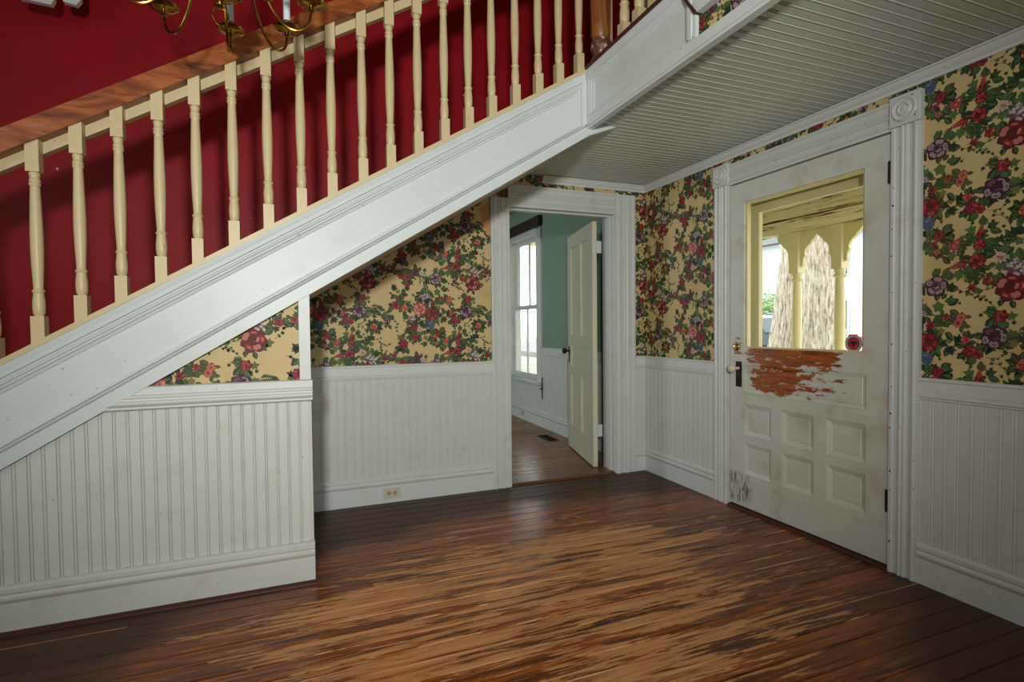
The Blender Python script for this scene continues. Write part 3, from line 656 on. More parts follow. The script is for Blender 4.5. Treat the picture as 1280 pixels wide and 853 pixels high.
# ------------------------------------------------------------------ fascia of the landing
fa = thing('trim_landing_fascia', (XF, -2.5, H), 'white panelled fascia around the edge of the upstairs landing', 'fascia', kind='structure')
zf0, zf1 = 2.298, 2.612
def fas(prof, y0, y1, name, mat='stringer', m0=0, m1=0):
    pr = [(-.02, prof[0][1])]+prof+[(-.02, prof[-1][1])]
    return MB().sweep(pr, (XF, y0, 0), (XF, y1, 0), (-1, 0, 0), (0, 0, 1), 0, m0, m1).build(name, M[mat], fa)
fas([(.004, zf0), (.014, zf0), (.014, zf0+.012), (.008, zf0+.014), (.016, zf0+.017), (.016, zf0+.060)], -1.03, YR, 'bottom_board')
fas([(.012, zf0+.0601), (.020, zf0+.066), (.020, zf0+.072), (.012, zf0+.078), (.006, zf0+.080), (.004, zf0+.090), (0, zf0+.091)], -1.05, -1.93, 'lower_moulding')
fas([(0, zf0+.0911), (0, zf1-.080)], -1.03, -1.93, 'fascia_panel')
fas([(0, zf1-.0799), (.004, zf1-.078), (.006, zf1-.066), (.014, zf1-.060), (.014, zf1-.054), (.020, zf1-.048), (.022, zf1-.030), (.030, zf1-.004), (.030, zf1)], -1.05, -1.93, 'upper_moulding')
fas([(.036, zf1+.0001), (.038, zf1+.004), (.038, zf1+.016), (.034, zf1+.022)], -1.03, -1.93, 'nosing', 'edge_brown')
MB().box(XF-.020, XF-.002, -1.89, -1.945, zf0+.0605, 2.8).box(XF-.026, XF-.002, -1.905, -1.925, zf0+.062, 2.8).build('divider', M['stringer'], fa)
MB().box(XF-.018, XF+.01, -1.052, -1.078, zf0+.03, zf1-.002).box(XF-.012, XF+.01, -1.078, -1.095, zf0+.07, zf1-.03).box(XF-.006, XF+.01, -1.095, -1.112, zf0+.085, zf1-.05).build('corner_moulding', M['stringer'], fa)
MB().prism([(XF-.022, -1.955, 2.452), (XF-.022, -3.4, 2.452), (XF-.022, -3.4, 2.64), (XF-.022, -1.80, 2.64), (XF-.022, -1.86, 2.575)], (.032, 0, 0)).build('upper_band', M['stringer'], fa)
MB().prism([(XF-.030, -1.948, 2.446), (XF-.030, -1.955, 2.455), (XF-.030, -1.865, 2.585), (XF-.030, -1.855, 2.578)], (.028, 0, 0)).build('band_edge', M['edge_brown'], fa)

# ------------------------------------------------------------------ railing
rail = thing('stair_railing', (-2.4, -1.04, 1.9), 'stair railing of turned cream balusters under a natural wood handrail', 'railing')
zr = lambda x: 2.108+.600*(x+3.324)
X0, X1 = -4.75, -1.085
MB().prism([(X0, -1.078, zr(X0)), (X1, -1.078, zr(X1)), (X1, -1.078, zr(X1)+.092), (X0, -1.078, zr(X0)+.092)], (0, .088, 0)).build('handrail', M['pine'], rail, bevel=.008)
MB().prism([(X0, -1.024, zr(X0)-.046), (X1, -1.024, zr(X1)-.046), (X1, -1.024, zr(X1)-.0005), (X0, -1.024, zr(X0)-.0005)], (0, .034, 0)).build('fillet', M['cream'], rail)
def baluster_mb(ht, slope, wdt=.0435, topsl=None):
    m = MB(); h = wdt/2; ts = slope if topsl is None else topsl
    b0, b1 = ht*.125, ht*.853
    def block(z0, z1, s0, s1):
        c = .0035; vs = []
        for z, s_, hh in ((z0, s0, h), (z0 if s0 else z0, s0, h), (z1, s1, h)):
            pass
        q = [(-h, -h), (h, -h), (h, h), (-h, h)]
        vs = [(x, y, z0+s0*x) for x, y in q]+[(x, y, z1+s1*x) for x, y in q]
        m.add(vs, [(3, 2, 1, 0), (4, 5, 6, 7), (0, 1, 5, 4), (1, 2, 6, 5), (2, 3, 7, 6), (3, 0, 4, 7)])
    block(0, b0, slope, 0); block(b1, ht, 0, ts)
    r = h
    prof = [(r*.70, b0-.002), (r*.74, b0+.004), (r*.90, b0+.010), (r*.97, b0+.030), (r*.98, b0+.050), (r*.88, b0+.075), (r*.80, b0+.090), (r*.80, b0+.093), (r*.96, b0+.097), (r*.98, b0+.101), (r*.80, b0+.106),
            (r*.74, b0+.112), (r*.80, b0+.14), (r*.92, b0+.20), (r*1.0, b0+.27), (r*1.0, b0+.32), (r*.93, b0+.39), (r*.84, b0+.45), (r*.76, b1-.066), (r*.72, b1-.056),
            (r*.86, b1-.052), (r*.90, b1-.047), (r*.86, b1-.043), (r*.78, b1-.041), (r*.88, b1-.036), (r*.88, b1-.031), (r*.76, b1-.028), (r*.78, b1-.016), (r*.88, b1-.006), (r*.70, b1+.002)]
    m.lathe(prof, n=14); return m
BX = [-4.59, -4.449, -4.308, -4.168, -4.027, -3.886, -3.745, -3.604, -3.463, -3.325, -3.182, -3.045, -2.903, -2.763, -2.623, -2.488, -2.347, -2.215, -2.079, -1.944, -1.817, -1.69, -1.557, -1.424, -1.3, -1.174]
pb = baluster_mb(.786, .5945).build('baluster', M['cream']); pb.parent = rail
for i, x in enumerate(BX):
    o = pb if i == 0 else pb.copy()
    if i: C.objects.link(o)
    z0 = zt(x)+.024; o.location = Vector((x, -1.046, z0))-rail.location; o.scale = (1, 1, (zr(x)-z0)/.786); o.rotation_euler.z = 0
lr = thing('landing_railing', (XF+.05, -1.5, 2.62), 'short run of cream balusters along the landing edge, right of the wooden newel', 'railing')
MB().box(XF+.01, XF+.10, -1.93, -1.085, 3.42, 3.51).build('handrail', M['pine'], lr, bevel=.008)
pl_ = baluster_mb(.79, 0, .052).build('baluster', M['cream']); pl_.parent = lr
for i, y in enumerate((-1.355, -1.485, -1.612, -1.742, -1.868)):
    o = pl_ if i == 0 else pl_.copy()
    if i: C.objects.link(o)
    o.location = Vector((XF+.035, y, 2.630))-lr.location
MB().box(XF-.01, XF+.10, -1.93, -1.085, 2.606, 2.6295).build('base_rail', M['edge_brown'], lr)
nw = thing('newel_post', (-1.005, -.995, 2.605), 'turned brown wooden newel at the top of the stairs with a peeling pale base', 'newel post')
MB().lathe([(.062, 2.606), (.062, 2.70), (.058, 2.72), (.050, 2.735), (.048, 2.76), (.056, 2.79), (.060, 2.81), (.058, 2.83), (.046, 2.842)], (-1.005, -.995, 0), 20).build('peeled_base', M['peel'], nw)
MB().lathe([(.045, 2.8425), (.055, 2.86), (.057, 2.95), (.060, 3.2), (.058, 3.35), (.066, 3.38), (.066, 3.62), (.07, 3.64), (.05, 3.68), (.03, 3.72), (0, 3.74)], (-1.005, -.995, 0), 20).build('shaft', M['newel'], nw)
MB().box(-.945, -.928, -1.0, -.97, 2.606, 3.9).build('back_strip', M['pink'], nw)

# ------------------------------------------------------------------ doorway casing and side room door
dc = thing('trim_doorway_casing', (-.75, 0, 0), 'white moulded casing around the open doorway', 'door casing', kind='structure')
def casing_prof(wd): # across 0..wd, out
    return [(0, 0), (0, .020), (wd*.10, .022), (wd*.14, .028), (wd*.20, .028), (wd*.24, .018), (wd*.40, .016), (wd*.44, .024), (wd*.49, .026), (wd*.54, .018), (wd*.60, .026), (wd*.65, .026), (wd*.69, .016), (wd*.86, .018), (wd*.90, .024), (wd, .024), (wd, 0)]
def vcasing(parent, P, across, out, z0, z1, wd, name='jamb_casing', mat='casing'):
    pr = [(q[1], q[0]) for q in casing_prof(wd)]
    return MB().sweep(pr, (P[0], P[1], z0), (P[0], P[1], z1), out, across).build(name, M[mat], parent)
def hcasing(parent, p0, p1, out, wd, name='head_casing', mat='casing'):
    pr = [(q[1], q[0]) for q in casing_prof(wd)]
    return MB().sweep(pr, p0, p1, out, (0, 0, 1)).build(name, M[mat], parent)
vcasing(dc, (-1.345, 0), (1, 0, 0), (0, -1, 0), 0, zb(-1.345)+.02, .137)
vcasing(dc, (RX1-.012+.02, 0), (1, 0, 0), (0, -1, 0), .0, 2.246, .182)
m = MB(); pr = [(q[1], q[0]) for q in casing_prof(.162)]
# head casing, its left end runs up behind the soffit
hcasing(dc, (-1.208, 0, 2.084), (RX1+.007, 0, 2.084), (0, -1, 0), .162)
m = MB().box(RX0-.012, RX0, -.004, WT+.004, 0, 2.10).box(RX1, RX1+.012, -.004, WT+.004, 0, 2.10).box(RX0, RX1, -.004, WT+.004, 2.085, 2.10); m.build('jamb', M['casing'], dc)
m = MB().box(RX0, RX0+.012, .045, .085, 0, 2.085).box(RX1-.012, RX1, .045, .085, 0, 2.085).box(RX0+.012, RX1-.012, .045, .085, 2.073, 2.085); m.build('door_stop', M['casing'], dc)
vcasing(dc, (RX0-.12, WT), (1, 0, 0), (0, 1, 0), 0, 2.2, .12, 'rear_casing'); vcasing(dc, (RX1, WT), (1, 0, 0), (0, 1, 0), 0, 2.2, .12, 'rear_casing')
MB().prism([(RX0, -.012, .0005), (RX0, .16, .0005), (RX0, .16, .010), (RX0, .145, .016), (RX0, .01, .016), (RX0, -.012, .008)], (RX1-RX0, 0, 0)).build('threshold', M['floor_green'], dc)

HX, HY = -.345, .190; ang = math.atan2(1.09-.20, -.135-HX+.0)
dl = thing('door_3', (HX, HY, 0), 'open cream five-panel door to the green side room', 'door', kind='structure')
LW, LZ0, LZ1, LT = .85, .012, 2.065, .038
ux, uy = math.cos(ang), math.sin(ang); nx, ny = -uy, ux    # n points to -X side
def leafpt(s, t_, z): return (HX+ux*s+nx*t_, HY+uy*s+ny*t_, z)
def leafbox(m, s0, s1, t0, t1, z0, z1):
    v = [leafpt(a, b_, c) for a in (s0, s1) for b_ in (t0, t1) for c in (z0, z1)]
    m.add(v, [(0, 1, 3, 2), (4, 6, 7, 5), (0, 4, 5, 1), (2, 3, 7, 6), (0, 2, 6, 4), (1, 5, 7, 3)])
m = MB(); sw = .115
for s0, s1, z0, z1 in ((0, sw, LZ0, LZ1), (LW-sw, LW, LZ0, LZ1), (sw, LW-sw, LZ0, .235), (sw, LW-sw, .735, .80), (sw, LW-sw, 1.02, 1.10), (sw, LW-sw, LZ1-.12, LZ1), (LW/2-.05, LW/2+.05, .235, .735), (LW/2-.05, LW/2+.05, 1.10, LZ1-.12)):
    leafbox(m, s0, s1, 0, LT, z0, z1)
m.build('door_frame', M['leaf_paint'], dl)
for s0, s1, z0, z1 in ((sw, LW/2-.05, .235, .735), (LW/2+.05, LW-sw, .235, .735), (sw, LW-sw, .80, 1.02), (sw, LW/2-.05, 1.10, LZ1-.12), (LW/2+.05, LW-sw, 1.10, LZ1-.12)):
    m = MB(); leafbox(m, s0+.001, s1-.001, .012, LT-.012, z0+.001, z1-.001)
    for (a, b_, c, d) in ((s0, s1, z0, z0+.012), (s0, s1, z1-.012, z1), (s0, s0+.012, z0, z1), (s1-.012, s1, z0, z1)): leafbox(m, a+.0012, b_-.0012, .005, LT-.005, c+.0012, d-.0012)
    m.build('door_panel', M['leaf_paint'], dl)
m = MB(); leafbox(m, LW-.07, LW-.035, LT, LT+.003, .84, 1.00); pl = m.build('lock_plate', M['iron'], dl); pl['label'] = 'dark iron lock plate'
kb = MB().lathe([(.010, 0), (.010, .025), (.018, .03), (.027, .042), (.029, .052), (.024, .064), (.010, .070), (0, .071)], leafpt(LW-.055, LT, .955), 14, axis=(nx, ny, 0)).build('knob', M['iron'], pl)
for z in (.27, 1.80):
    m = MB(); m.lathe([(.007, z), (.007, z+.1)], (HX-.004, HY-.012, 0), 8); m.box(HX-.004, HX+.035, HY-.018, HY-.012, z, z+.1); leafbox(m, -.003, 0, .002, .034, z, z+.1); m.build('hinge', M['white'], dl)

# ------------------------------------------------------------------ front door
fc = thing('trim_front_door_casing', (0, -1.46, 0), 'white reeded casing with bullseye corner blocks around the front door', 'door casing', kind='structure')
vcasing(fc, (0, DY1), (0, 1, 0), (-1, 0, 0), 0, 2.112, .124)
vcasing(fc, (0, DY0-.132), (0, 1, 0), (-1, 0, 0), 0, 2.112, .130)
hcasing(fc, (0, DY1, 2.105), (0, DY0, 2.105), (-1, 0, 0), .135)
for yc in (DY1+.062, DY0-.066):
    m = MB().box(-.034, 0, yc-.069, yc+.069, 2.1125, 2.253)
    m.build('corner_block', M['casing'], fc, bevel=.004)
    q = MB().lathe([(.056, .0), (.056, .003), (.050, .008), (.044, .003), (.034, .002), (.030, .007), (.024, .009), (.019, .003), (.012, .006), (0, .007)], (-.034, yc, 2.183), 28, axis=(-1, 0, 0)); q.build('bullseye', M['casing'], fc)
MB().box(0, WT+.02, DY1, DY1+.02, 0, 2.12).box(0, WT+.02, DY0-.02, DY0, 0, 2.12).box(0, WT+.02, DY0, DY1, 2.105, 2.12).build('jamb', M['porch'], fc)
MB().prism([(-.03, DY0, .0005), (.16, DY0, .0005), (.16, DY0, .014), (-.015, DY0, .014), (-.03, DY0, .004)], (0, DY1-DY0, 0)).build('threshold', M['edge_brown'], fc)
random.seed(5)
m = MB()
for z in [.12+.135*i for i in range(16)]:
    for dy in (-.012, -.113):
        if random.random() < .8:
            yy, zz = DY0+dy+random.uniform(-.004, .004), z+random.uniform(-.05, .05)
            m.lathe([(random.uniform(.003, .0055), 0), (.0022, .0008)], (-.0245, yy, zz), 7, axis=(-1, 0, 0))
for dy, zz in ((-.03, 2.22), (-.10, 2.235), (-.112, 2.14), (-.02, 2.15)): m.lathe([(.004, 0), (.003, .0008)], (-.034, DY0+dy, zz), 7, axis=(-1, 0, 0))
m.build('nail_holes', M['hole'], fc, stuff=True)

fd = thing('door_1', (0, -1.46, 0), 'white front door, half glazed, with bare wood worn below the glass', 'door', kind='structure')
dx0, dx1 = -.008, .038
y0, y1 = DY0+.004, DY1-.004
GY0, GY1, GZ0, GZ1 = -1.848, -1.067, 1.047, 1.972
PY = [(-1.283, -1.067), (-1.571, -1.358), (-1.866, -1.648)]; PZ = [(.235, .437), (.487, .688)]
m = MB()
zb0 = .024
m.box(dx0, dx1, GY1, y1, zb0, 2.098)                        # latch stile
m.box(dx0, dx1, y0, -1.866, zb0, 2.098)                     # hinge stile
m.box(dx0, dx1, -1.866, GY1, GZ1, 2.098)                    # top rail
m.box(dx0, dx1, -1.866, GY0, GZ0, GZ1)                      # sliver beside the glass
m.box(dx0, dx1, -1.866, GY1, .942, GZ0)                     # lock rail
m.box(dx0, dx1, -1.866, GY1, .688, .760)
m.box(dx0, dx1, -1.866, GY1, .437, .487)
m.box(dx0, dx1, -1.866, GY1, zb0, .235)
for za, zc in PZ:
    m.box(dx0, dx1, -1.358, -1.283, za, zc); m.box(dx0, dx1, -1.648, -1.571, za, zc)
m.build('door_frame', M['door'], fd)
def raised(ya, yc, za, zc, name='door_panel', inset=.03, dep=.014):
    """sloped bevel running down into a sunk field"""
    m = MB(); e = .0008; ya, yc, za, zc = ya+e, yc-e, za+e, zc-e
    o_ = [(dx0+.003, ya, za), (dx0+.003, yc, za), (dx0+.003, yc, zc), (dx0+.003, ya, zc)]
    a_ = [(dx0+dep, ya+inset, za+inset), (dx0+dep, yc-inset, za+inset), (dx0+dep, yc-inset, zc-inset), (dx0+dep, ya+inset, zc-inset)]
    s_ = .004
    f_ = [(dx0+dep-.003, ya+inset+s_, za+inset+s_), (dx0+dep-.003, yc-inset-s_, za+inset+s_), (dx0+dep-.003, yc-inset-s_, zc-inset-s_), (dx0+dep-.003, ya+inset+s_, zc-inset-s_)]
    b_ = [(dx1-.004, q[1], q[2]) for q in o_]
    vs = o_+a_+f_+b_
    fs = []
    for i in range(4):
        j = (i+1) % 4; fs += [[i, 4+i, 4+j, j], [4+i, 8+i, 8+j, 4+j], [i, j, 12+j, 12+i]]
    fs += [[8, 11, 10, 9], [12, 13, 14, 15]]
    m.add(vs, fs); return m.build(name, M['door'], fd)
for za, zc in PZ:
    for ya, yc in PY: raised(ya, yc, za, zc)
raised(-1.866, -1.067, .760, .942, 'door_panel', .022, .010)
m = MB()
for s_ in ((GY1-.014, GY1, GZ0, GZ1), (GY0, GY0+.014, GZ0, GZ1), (GY0+.014, GY1-.014, GZ1-.014, GZ1), (GY0+.014, GY1-.014, GZ0, GZ0+.010)):
    m.box(dx0+.012, dx1-.004, *s_)
m.build('glazing_bead', M['porch'], fd)
gp = MB().box(.014, .018, GY0+.0145, GY1-.0145, GZ0+.0105, GZ1-.0145).build('glass_pane', M['glass'], fd)
MB().lathe([(.022, 0), (.026, .004), (.026, .010), (.020, .016), (.012, .018), (.010, .024), (0, .025)], (dx0, -1.012, 1.052), 18, axis=(-1, 0, 0)).build('deadbolt', M['brass_bright'], fd)['label'] = 'round brass deadbolt'
ep = MB().box(dx0-.004, dx0, -1.050, -1.003, .795, .958).build('escutcheon', M['iron'], fd); ep['label'] = 'tall dark iron escutcheon'
MB().lathe([(.010, 0), (.010, .028), (.016, .034), (.026, .046), (.028, .056), (.024, .068), (.012, .075), (0, .076)], (dx0-.004, -1.026, .915), 18, axis=(-1, 0, 0)).build('knob', M['porcelain'], ep)
for z in (.285, 1.862):
    m = MB().lathe([(.008, z), (.008, z+.105)], (-.016, DY0+.006, 0), 8); m.box(-.012, -.008, DY0-.008, DY0+.02, z, z+.105); m.build('hinge', M['iron'], fd)
# round sticker on the glass
sk = thing('sticker', (.0135, -1.782, 1.094), 'round red and grey emblem sticker low on the front door glass', 'sticker')
sc = (.0137, -1.782, 1.094)
MB().lathe([(.046, 0), (.046, .0004)], sc, 32, axis=(-1, 0, 0)).build('outer_ring', M['st_dark'], sk)
MB().lathe([(.043, .0005), (.043, .0007)], sc, 32, axis=(-1, 0, 0)).build('band', M['st_grey'], sk)
MB().lathe([(.033, .0008), (.033, .0010)], sc, 32, axis=(-1, 0, 0)).build('inner_ring', M['st_dark'], sk)
MB().lathe([(.030, .0011), (.030, .0013)], sc, 32, axis=(-1, 0, 0)).build('red_field', M['st_red'], sk)
bird = [(-.026, .010), (-.014, .008), (-.006, .014), (0, .011), (.006, .014), (.014, .008), (.026, .010), (.018, -.004), (.008, -.004), (.007, -.016), (0, -.020), (-.007, -.016), (-.008, -.004), (-.018, -.004)]
MB().prism([(sc[0]-.0014, sc[1]+a*.9, sc[2]+b_*.9) for a, b_ in bird], (-.0002, 0, 0)).build('eagle', M['st_dark'], sk)
# storm door outside
sd = thing('door_2', (.12, -1.46, 0), 'cream wooden storm door frame behind the front door glass', 'door', kind='structure')
m = MB().box(.105, .135, -1.078, -.962, .03, 2.09).box(.105, .135, DY0+.02, -1.868, .03, 2.09).box(.105, .135, -1.868, -1.078, 1.915, 2.09).box(.105, .135, -1.868, -1.078, .85, .985).box(.105, .135, -1.868, -1.078, .03, .20)
m.build('storm_frame', M['porch'], sd); MB().box(.112, .128, -1.867, -1.079, .201, .849).build('storm_panel', M['porch'], sd)

# ------------------------------------------------------------------ outlets, vent
def outlet(P, out, along, label):
    o = thing('outlet', P, label, 'outlet'); A = Vector(along); N = Vector(out); P = Vector(P); U = Vector((0, 0, 1))
    def bx(m, a0, a1, n0, n1, u0, u1, mi=0):
        v = [P+A*a+N*n_+U*u for a in (a0, a1) for n_ in (n0, n1) for u in (u0, u1)]
        m.add(v, [(0, 1, 3, 2), (4, 6, 7, 5), (0, 4, 5, 1), (2, 3, 7, 6), (0, 2, 6, 4), (1, 5, 7, 3)], mi)
    m = MB(); bx(m, -.058, .058, 0, .005, -.036, .036); m.build('cover_plate', M['outlet'], o, bevel=.002)
    for s_ in (-.020, .020):
        m = MB().lathe([(.0155, .005), (.0150, .008), (.014, .009)], P+A*s_, 16, axis=out); r_ = m.build('receptacle', M['pink'], o)
        m = MB()
        for d in (-.005, .005): bx(m, s_-.004, s_+.004, .0091, .0096, d-.001, d+.001)
        m.build('slots', M['dark'], r_)
    return o
outlet((-2.085, -.018, .066), (0, -1, 0), (1, 0, 0), 'duplex outlet lying sideways in the back wall baseboard')
outlet((-.018, 2.62, .09), (-1, 0, 0), (0, 1, 0), 'small outlet in the side room baseboard under the window')
vt = thing('floor_vent', (-.215, 1.45, 0), 'dark metal floor vent beside the side room baseboard', 'vent')
m = MB(); vx0, vx1, vy0, vy1 = -.27, -.16, 1.30, 1.60
m.box(vx0, vx1, vy0, vy0+.012, .0006, .006).box(vx0, vx1, vy1-.012, vy1, .0006, .006).box(vx0, vx0+.012, vy0+.012, vy1-.012, .0006, .006).box(vx1-.012, vx1, vy0+.012, vy1-.012, .0006, .006); m.build('frame', M['iron'], vt)
MB().box(vx0+.012, vx1-.012, vy0+.012, vy1-.012, .0006, .002).build('duct', M['dark'], vt)
for i in range(11): MB().box(vx0+.012, vx1-.012, vy0+.03+i*.0235, vy0+.036+i*.0235, .002, .005).build('slat', M['iron'], vt)

# ------------------------------------------------------------------ side room wainscot and window
p0 = bead_board(wr, (0, .31, .10), (0, 0, 1), (0, 1, 0), (-1, 0, 0), .80, .096, .005, M['white_wall']); copies(p0, 18, (0, .096, 0))
p0 = bead_board(wr, (0, 2.039, .10), (0, 0, 1), (0, 1, 0), (-1, 0, 0), .36, .096, .005, M['white_wall']); copies(p0, 16, (0, .096, 0))
b = MB().sweep(base_prof(), (0, WT, 0), (0, 4.7, 0), (-1, 0, 0), (0, 0, 1)); tag(b.build('baseboard_side_room', M['white']), 'white baseboard of the green side room', 'baseboard', kind='structure')
b = MB().sweep(rail_prof(), (0, .26, .845), (0, 2.035, .845), (-1, 0, 0), (0, 0, 1)); tag(b.build('trim_chair_rail_side_room', M['white']), 'white chair rail below the green wall of the side room', 'chair rail', kind='structure')
wn = thing('window_1', (0, 2.63, .5), 'tall double hung window with white casing in the green side room', 'window', kind='structure')
vcasing(wn, (0, WY0-.13), (0, 1, 0), (-1, 0, 0), .53, 2.36, .125, 'side_casing'); vcasing(wn, (0, WY1), (0, 1, 0), (-1, 0, 0), .53, 2.36, .125, 'side_casing')
MB().box(-.022, -.001, WY0-.005, WY1, WZ1-.01, 2.375).build('head_casing', M['casing'], wn)
MB().box(-.06, .02, WY0-.16, WY1+.15, .500, .529).build('sill', M['casing'], wn); MB().box(-.018, -.0125, WY0-.13, WY1+.12, .39, .499).build('apron', M['casing'], wn)
m = MB().box(.0, .15, WY0, WY0+.02, WZ0, WZ1).box(0, .15, WY1-.02, WY1, WZ0, WZ1).box(0, .15, WY0+.02, WY1-.02, WZ1-.02, WZ1).box(.02, .15, WY0+.02, WY1-.02, WZ0, WZ0+.02); m.build('window_frame', M['casing'], wn)
def sash(x, z0, z1, nm):
    a, b_ = WY0+.021, WY1-.021; m = MB(); w_ = .05
    m.box(x, x+.03, a, a+w_, z0, z1).box(x, x+.03, b_-w_, b_, z0, z1).box(x, x+.03, a+w_, b_-w_, z0, z0+w_).box(x, x+.03, a+w_, b_-w_, z1-w_, z1)
    o = m.build('sash', M['casing'], wn); MB().box(x+.004, x+.026, (a+b_)/2-.011, (a+b_)/2+.011, z0+w_, z1-w_).build('muntin', M['casing'], o)
    for c, d in ((a+w_, (a+b_)/2-.011), ((a+b_)/2+.011, b_-w_)): MB().box(x+.013, x+.017, c+.0005, d-.0005, z0+w_+.0005, z1-w_-.0005).build('pane', M['glass'], o)
sash(.085, 1.42, WZ1-.021, 'upper'); sash(.050, WZ0+.021, 1.465, 'lower')
vl = tag(MB().box(-.05, -.024, WY0-.15, WY1+.15, 2.376, 2.50).box(-.0239, -.001, WY0-.15, WY0-.13, 2.40, 2.50).build('valance_board', M['valance']), 'dark brown board fixed above the side room window', 'board')
bk = tag(MB().box(-.036, -.0245, 1.990, 1.998, .34, .60).box(-.055, -.0245, 1.982, 2.006, .455, .468).build('curtain_tie_bracket', M['iron']), 'narrow dark bracket hanging beside the side room window sill', 'bracket')

# ------------------------------------------------------------------ chandelier
CH = Vector((-2.868, -1.65, 0))
ch = thing('chandelier', (CH.x, CH.y, 2.2), 'brass candle chandelier with curved arms hanging before the red wall', 'chandelier')
MB().lathe([(r_, z_+.055) for r_, z_ in [(.004, 2.222), (.012, 2.226), (.016, 2.236), (.010, 2.246), (.016, 2.252), (.040, 2.262), (.060, 2.280), (.066, 2.300), (.060, 2.320), (.040, 2.338), (.022, 2.352), (.018, 2.40), (.030, 2.42), (.044, 2.46), (.040, 2.50), (.022, 2.53), (.014, 2.60), (.022, 2.64), (.030, 2.66), (.018, 2.69), (.010, 2.74), (.006, 2.78)]], CH, 24).build('body', M['brass'], ch)
# scalloped collar
m = MB()
for i in range(20):
    a = 2*PI*i/20; c = CH+Vector((math.cos(a)*.066, math.sin(a)*.066, 2.343)); m.lathe([(.002, -.012), (.009, -.006), (.011, 0), (.009, .006), (.002, .012)], c, 8, axis=(math.cos(a), math.sin(a), 0))
m.build('scalloped_collar', M['brass'], ch)
pts = [CH+Vector((math.sin(t_)*.024*(1-.25*math.cos(t_))*.95, math.sin(t_)*.006, 2.252-.030*math.cos(t_))) for t_ in [2*PI*i/20 for i in range(21)]]
MB().tube(pts, .0032, 6).build('finial_ring', M['brass'], ch)
m = MB(); m.tube([CH+Vector((0, 0, 2.84)), CH+Vector((0, 0, HT-.06))], .006, 8); m.lathe([(.01, HT-.07), (.05, HT-.04), (.062, HT-.001)], CH, 20); m.build('suspension_rod', M['brass'], ch)
def arm(a):
    d = Vector((math.cos(a), math.sin(a), 0)); K = [(.02, 2.60), (.05, 2.64), (.085, 2.60), (.105, 2.51), (.125, 2.41), (.155, 2.322), (.195, 2.268), (.235, 2.252), (.268, 2.268), (.284, 2.298), (.288, 2.335)]
    P = []
    for i in range(len(K)-1):      # catmull-rom
        p = [K[max(i-1, 0)], K[i], K[i+1], K[min(i+2, len(K)-1)]]
        for s_ in range(4):
            u = s_/4; P.append(tuple(.5*(2*p[1][c]+(p[2][c]-p[0][c])*u+(2*p[0][c]-5*p[1][c]+4*p[2][c]-p[3][c])*u*u+(-p[0][c]+3*p[1][c]-3*p[2][c]+p[3][c])*u**3) for c in (0, 1)))
    P.append(K[-1])
    arm_ = MB().tube([CH+d*r_+Vector((0, 0, z)) for r_, z in P], .0050, 8).build('arm', M['brass'], ch)
    c = CH+d*.288
    MB().lathe([(.006, 2.322), (.013, 2.328), (.008, 2.336), (.014, 2.341), (.030, 2.344), (.046, 2.352), (.050, 2.360), (.047, 2.361), (.030, 2.352), (.012, 2.350), (.012, 2.372), (.015, 2.378), (.015, 2.384)], c, 24).build('drip_pan', M['brass'], arm_)
    MB().lathe([(.0125, 2.3845), (.0125, 2.470), (.009, 2.473)], c, 14).build('candle_sleeve', M['candle'], arm_)
    MB().lathe([(.006, 2.4735), (.012, 2.49), (.0135, 2.505), (.010, 2.525), (.003, 2.545)], c, 12).build('flame_bulb', M['bulb'], arm_)
t = NT('clear_bulb_glass'); M['bulb'] = t.done(lin(230, 232, 228), .08)
a0 = 0
for i in range(8): arm(a0+i*PI/4)
# second white fixture, top left
fx = thing('white_fixture', (-3.42, -1.1, 2.6), 'white angular fixture just showing at the top left edge of the picture', 'fixture')
yf = -.25
MB().prism([(-3.935, yf, 2.885), (-3.806, yf, 2.878), (-3.792, yf, 2.905), (-3.792, yf, 3.2), (-3.935, yf, 3.2)], (0, .03, 0)).build('panel', M['white'], fx, bevel=.004)
MB().prism([(-3.755, yf, 2.905), (-3.700, yf, 2.898), (-3.680, yf, 2.925), (-3.680, yf, 3.2), (-3.755, yf, 3.2)], (0, .03, 0)).build('panel', M['white'], fx, bevel=.004)
MB().box(-3.92, -3.70, yf+.031, -.001, 3.12, 3.18).build('bracket', M['white'], fx)

# ------------------------------------------------------------------ outdoors
tag(MB().box(.16, 60, -40, 60, -.6, -.22).build('ground_lawn', M['ground']), 'pale lawn beyond the porch', 'ground', kind='structure')
tag(MB().box(7.2, 13.5, -39, 59, -.2199, 0).build('ground_street', M['street']), 'grey street in front of the house', 'street', kind='structure')
pf = thing('floor_porch', (1, 0, -.05), 'cream painted board floor of the porch', 'floor', kind='structure')
y = -4.0
while y < 5.5:
    MB().box(.16, 2.0, y, y+.117, -.22, -.05).build('porch_board', M['porch'], pf); y += .12
pc = thing('ceiling_porch', (1, 0, 2.5), 'cream painted board ceiling of the porch', 'ceiling', kind='structure')
p0 = bead_board(pc, (.16, 5.0, 2.62), (0, -1, 0), (1, 0, 0), (0, 0, -1), 9.0, .105, .006, M['porch'], 'porch_ceiling_board', thick=0)
copies(p0, 16, (.105, 0, 0)); MB().box(.16, 2.3, -4.0, 5.0, 2.621, 2.66).build('porch_roof', M['shingle'], pc)
bmm = thing('porch_beam', (1.8, 0, 2.1), 'porch beam of stacked cream boards with badly peeling paint', 'beam')
random.seed(21)
